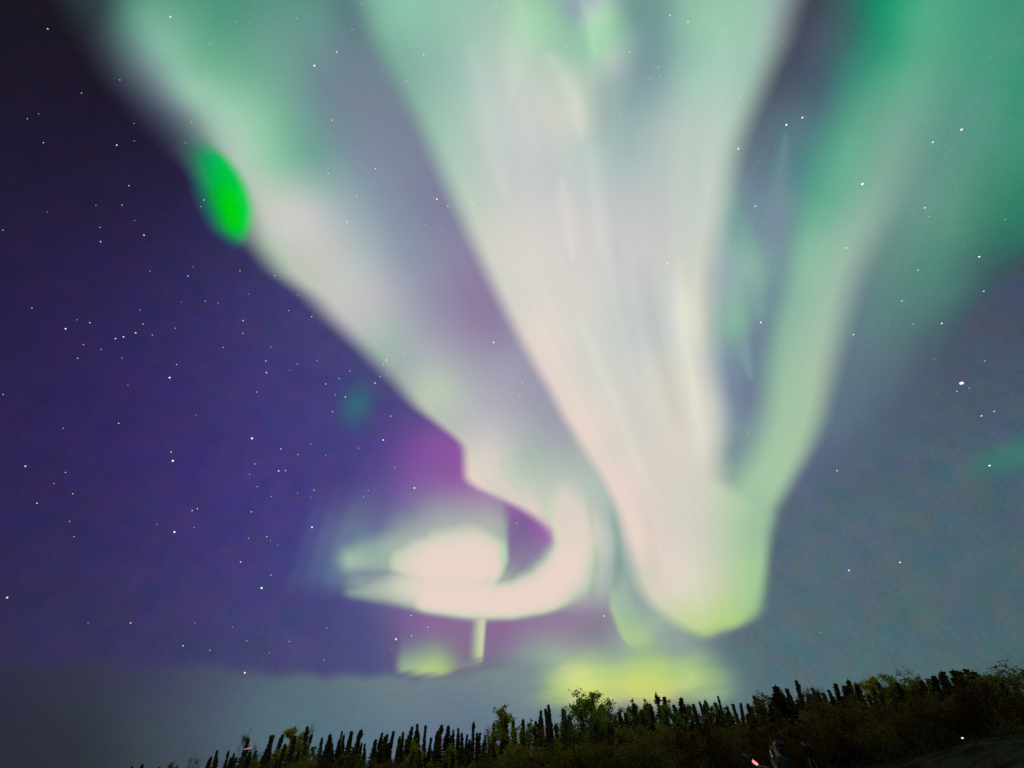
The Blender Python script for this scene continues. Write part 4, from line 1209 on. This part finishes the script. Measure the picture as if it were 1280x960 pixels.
# arm raised with the phone, arm reaching forward with the torch
shl = jn((-.175, -.01, 1.385), .062, upc); ell = jn((-.23, .12, 1.15), .046, shl)
W1 = PHONE + Vector((-.03, -.015, -.15)); wrl = jn(tuple(W1), .028, ell)
hand(W1 + Vector((0, 0, .015)), (.2, .05, 1), (-.25, 1, 0), wrl)
shr = jn((.175, -.01, 1.385), .062, upc); elr = jn((.24, .10, 1.12), .046, shr)
W2 = TORCH + Vector((.0, -.13, -.05)); wrr = jn(tuple(W2), .028, elr)
hand(W2 + Vector((0, .01, .005)), (-.05, .9, .3), (.3, .1, 1), wrr)
for s in (-1, 1):
    hp = jn((s * .10, 0, .88), .098, pel); kn = jn((s * .12, .03, .49), .062, hp); an = jn((s * .13, -.01, .09), .042, kn)
    hl = jn((s * .13, .04, .045), .042, an); jn((s * .14, .16, .035), .034, hl)
skin_mesh('body', J, E, pel, m_skin, per)
# face details carried by the head
bm = bmesh.new()
bmesh.ops.create_cone(bm, cap_ends=True, segments=8, radius1=.016, radius2=.007, depth=.045, matrix=Matrix.Translation((0, .118, 1.582)) @ Matrix.Rotation(R(20), 4, 'X'))
bm_obj('nose', bm, m_skin, per, True)
for s in (-1, 1):
    bm_obj('eye', ball_bm((s * .032, .098, 1.605), (.012, .009, .008)), m_dark, per, True)
    bm_obj('ear', ball_bm((s * .080, .005, 1.585), (.010, .020, .032)), m_skin, per, True)
bm_obj('mouth', ball_bm((0, .100, 1.540), (.022, .006, .005)), principled('lips', (.30, .12, .10), .5), per, True)
# clothes
JJ = [((0, 0, .80), (.175, .135)), ((0, 0, .95), (.17, .13)), ((0, 0, 1.10), (.160, .125)), ((0, -.01, 1.27), (.178, .132)), ((0, -.015, 1.385), (.135, .10)), ((0, -.01, 1.465), (.075, .08)),
      ((-.19, -.01, 1.385), .080), ((-.235, .12, 1.15), .064), (tuple(W1 - Vector((0.02, .03, .05))), .044), ((.19, -.01, 1.385), .080), ((.245, .10, 1.12), .064), (tuple(W2 - Vector((0, .03, .015))), .044)]
skin_mesh('jacket', JJ, [(0, 1), (1, 2), (2, 3), (3, 4), (4, 5), (4, 6), (6, 7), (7, 8), (4, 9), (9, 10), (10, 11)], 1, m_jacket, per)
JJ = [((0, 0, .95), (.165, .125)), ((-.10, 0, .84), .112), ((-.12, .03, .49), .078), ((-.13, -.01, .12), .060), ((.10, 0, .84), .112), ((.12, .03, .49), .078), ((.13, -.01, .12), .060)]
skin_mesh('trousers', JJ, [(0, 1), (1, 2), (2, 3), (0, 4), (4, 5), (5, 6)], 0, m_trouser, per)
for s in (-1, 1):
    skin_mesh('boot', [((s * .13, -.01, .17), .062), ((s * .13, 0, .06), .060), ((s * .135, .09, .045), .050), ((s * .14, .18, .038), .040)], [(0, 1), (1, 2), (2, 3)], 0, m_boot, per)
skin_mesh('hood', [((0, -.055, 1.44), (.085, .07)), ((0, -.045, 1.53), (.096, .085)), ((0, -.03, 1.61), (.098, .095)), ((0, -.015, 1.69), (.070, .072))], [(0, 1), (1, 2), (2, 3)], 1, m_hat, per)


def world_of(o, v):
    a = o.rotation_euler.z
    return Vector((o.location.x + v[0] * math.cos(a) - v[1] * math.sin(a), o.location.y + v[0] * math.sin(a) + v[1] * math.cos(a), o.location.z + v[2]))


# phone with its screen lit, held up before the face
ph = empty('phone', world_of(per, PHONE - Vector((0, 0, .09))), R(78 + 14))
tag(ph, 'glowing phone held upright before the dark person', 'phone')
bm = bmesh.new(); box_bm(bm, (0, 0, .09), (.078, .009, .165), bev=.003); bm_obj('case', bm, m_dark, ph)
bm = bmesh.new(); box_bm(bm, (0, -.0065, .09), (.070, .002, .152)); bm_obj('screen', bm, emitter('screen_glow', (1.0, .70, .74), 1.2), ph)
# torch in the other hand: white bulb, red glowing collar
to = empty('torch', world_of(per, TORCH - Vector((0, .05, .03))), R(78))
tag(to, 'small torch glowing white and red, pointing left in front of the person', 'torch')
V, Fc = [], []
tube(V, Fc, [(0, -.05, -.03), (0, .06, .035)], [.017, .017], 12); link('handle', mesh_from('handle', V, Fc, m_dark, True), None, to)
V, Fc = [], []
tube(V, Fc, [(0, .062, .036), (0, .10, .062), (0, .15, .10)], [.018, .026, .022], 12); link('collar', mesh_from('collar', V, Fc, emitter('red_collar', (1, .28, .28), 1.5), True), None, to)
bm_obj('bulb', ball_bm((0, .165, .112), (.032, .036, .036)), emitter('torch_white', (.85, .9, 1), 1.6), to, True)
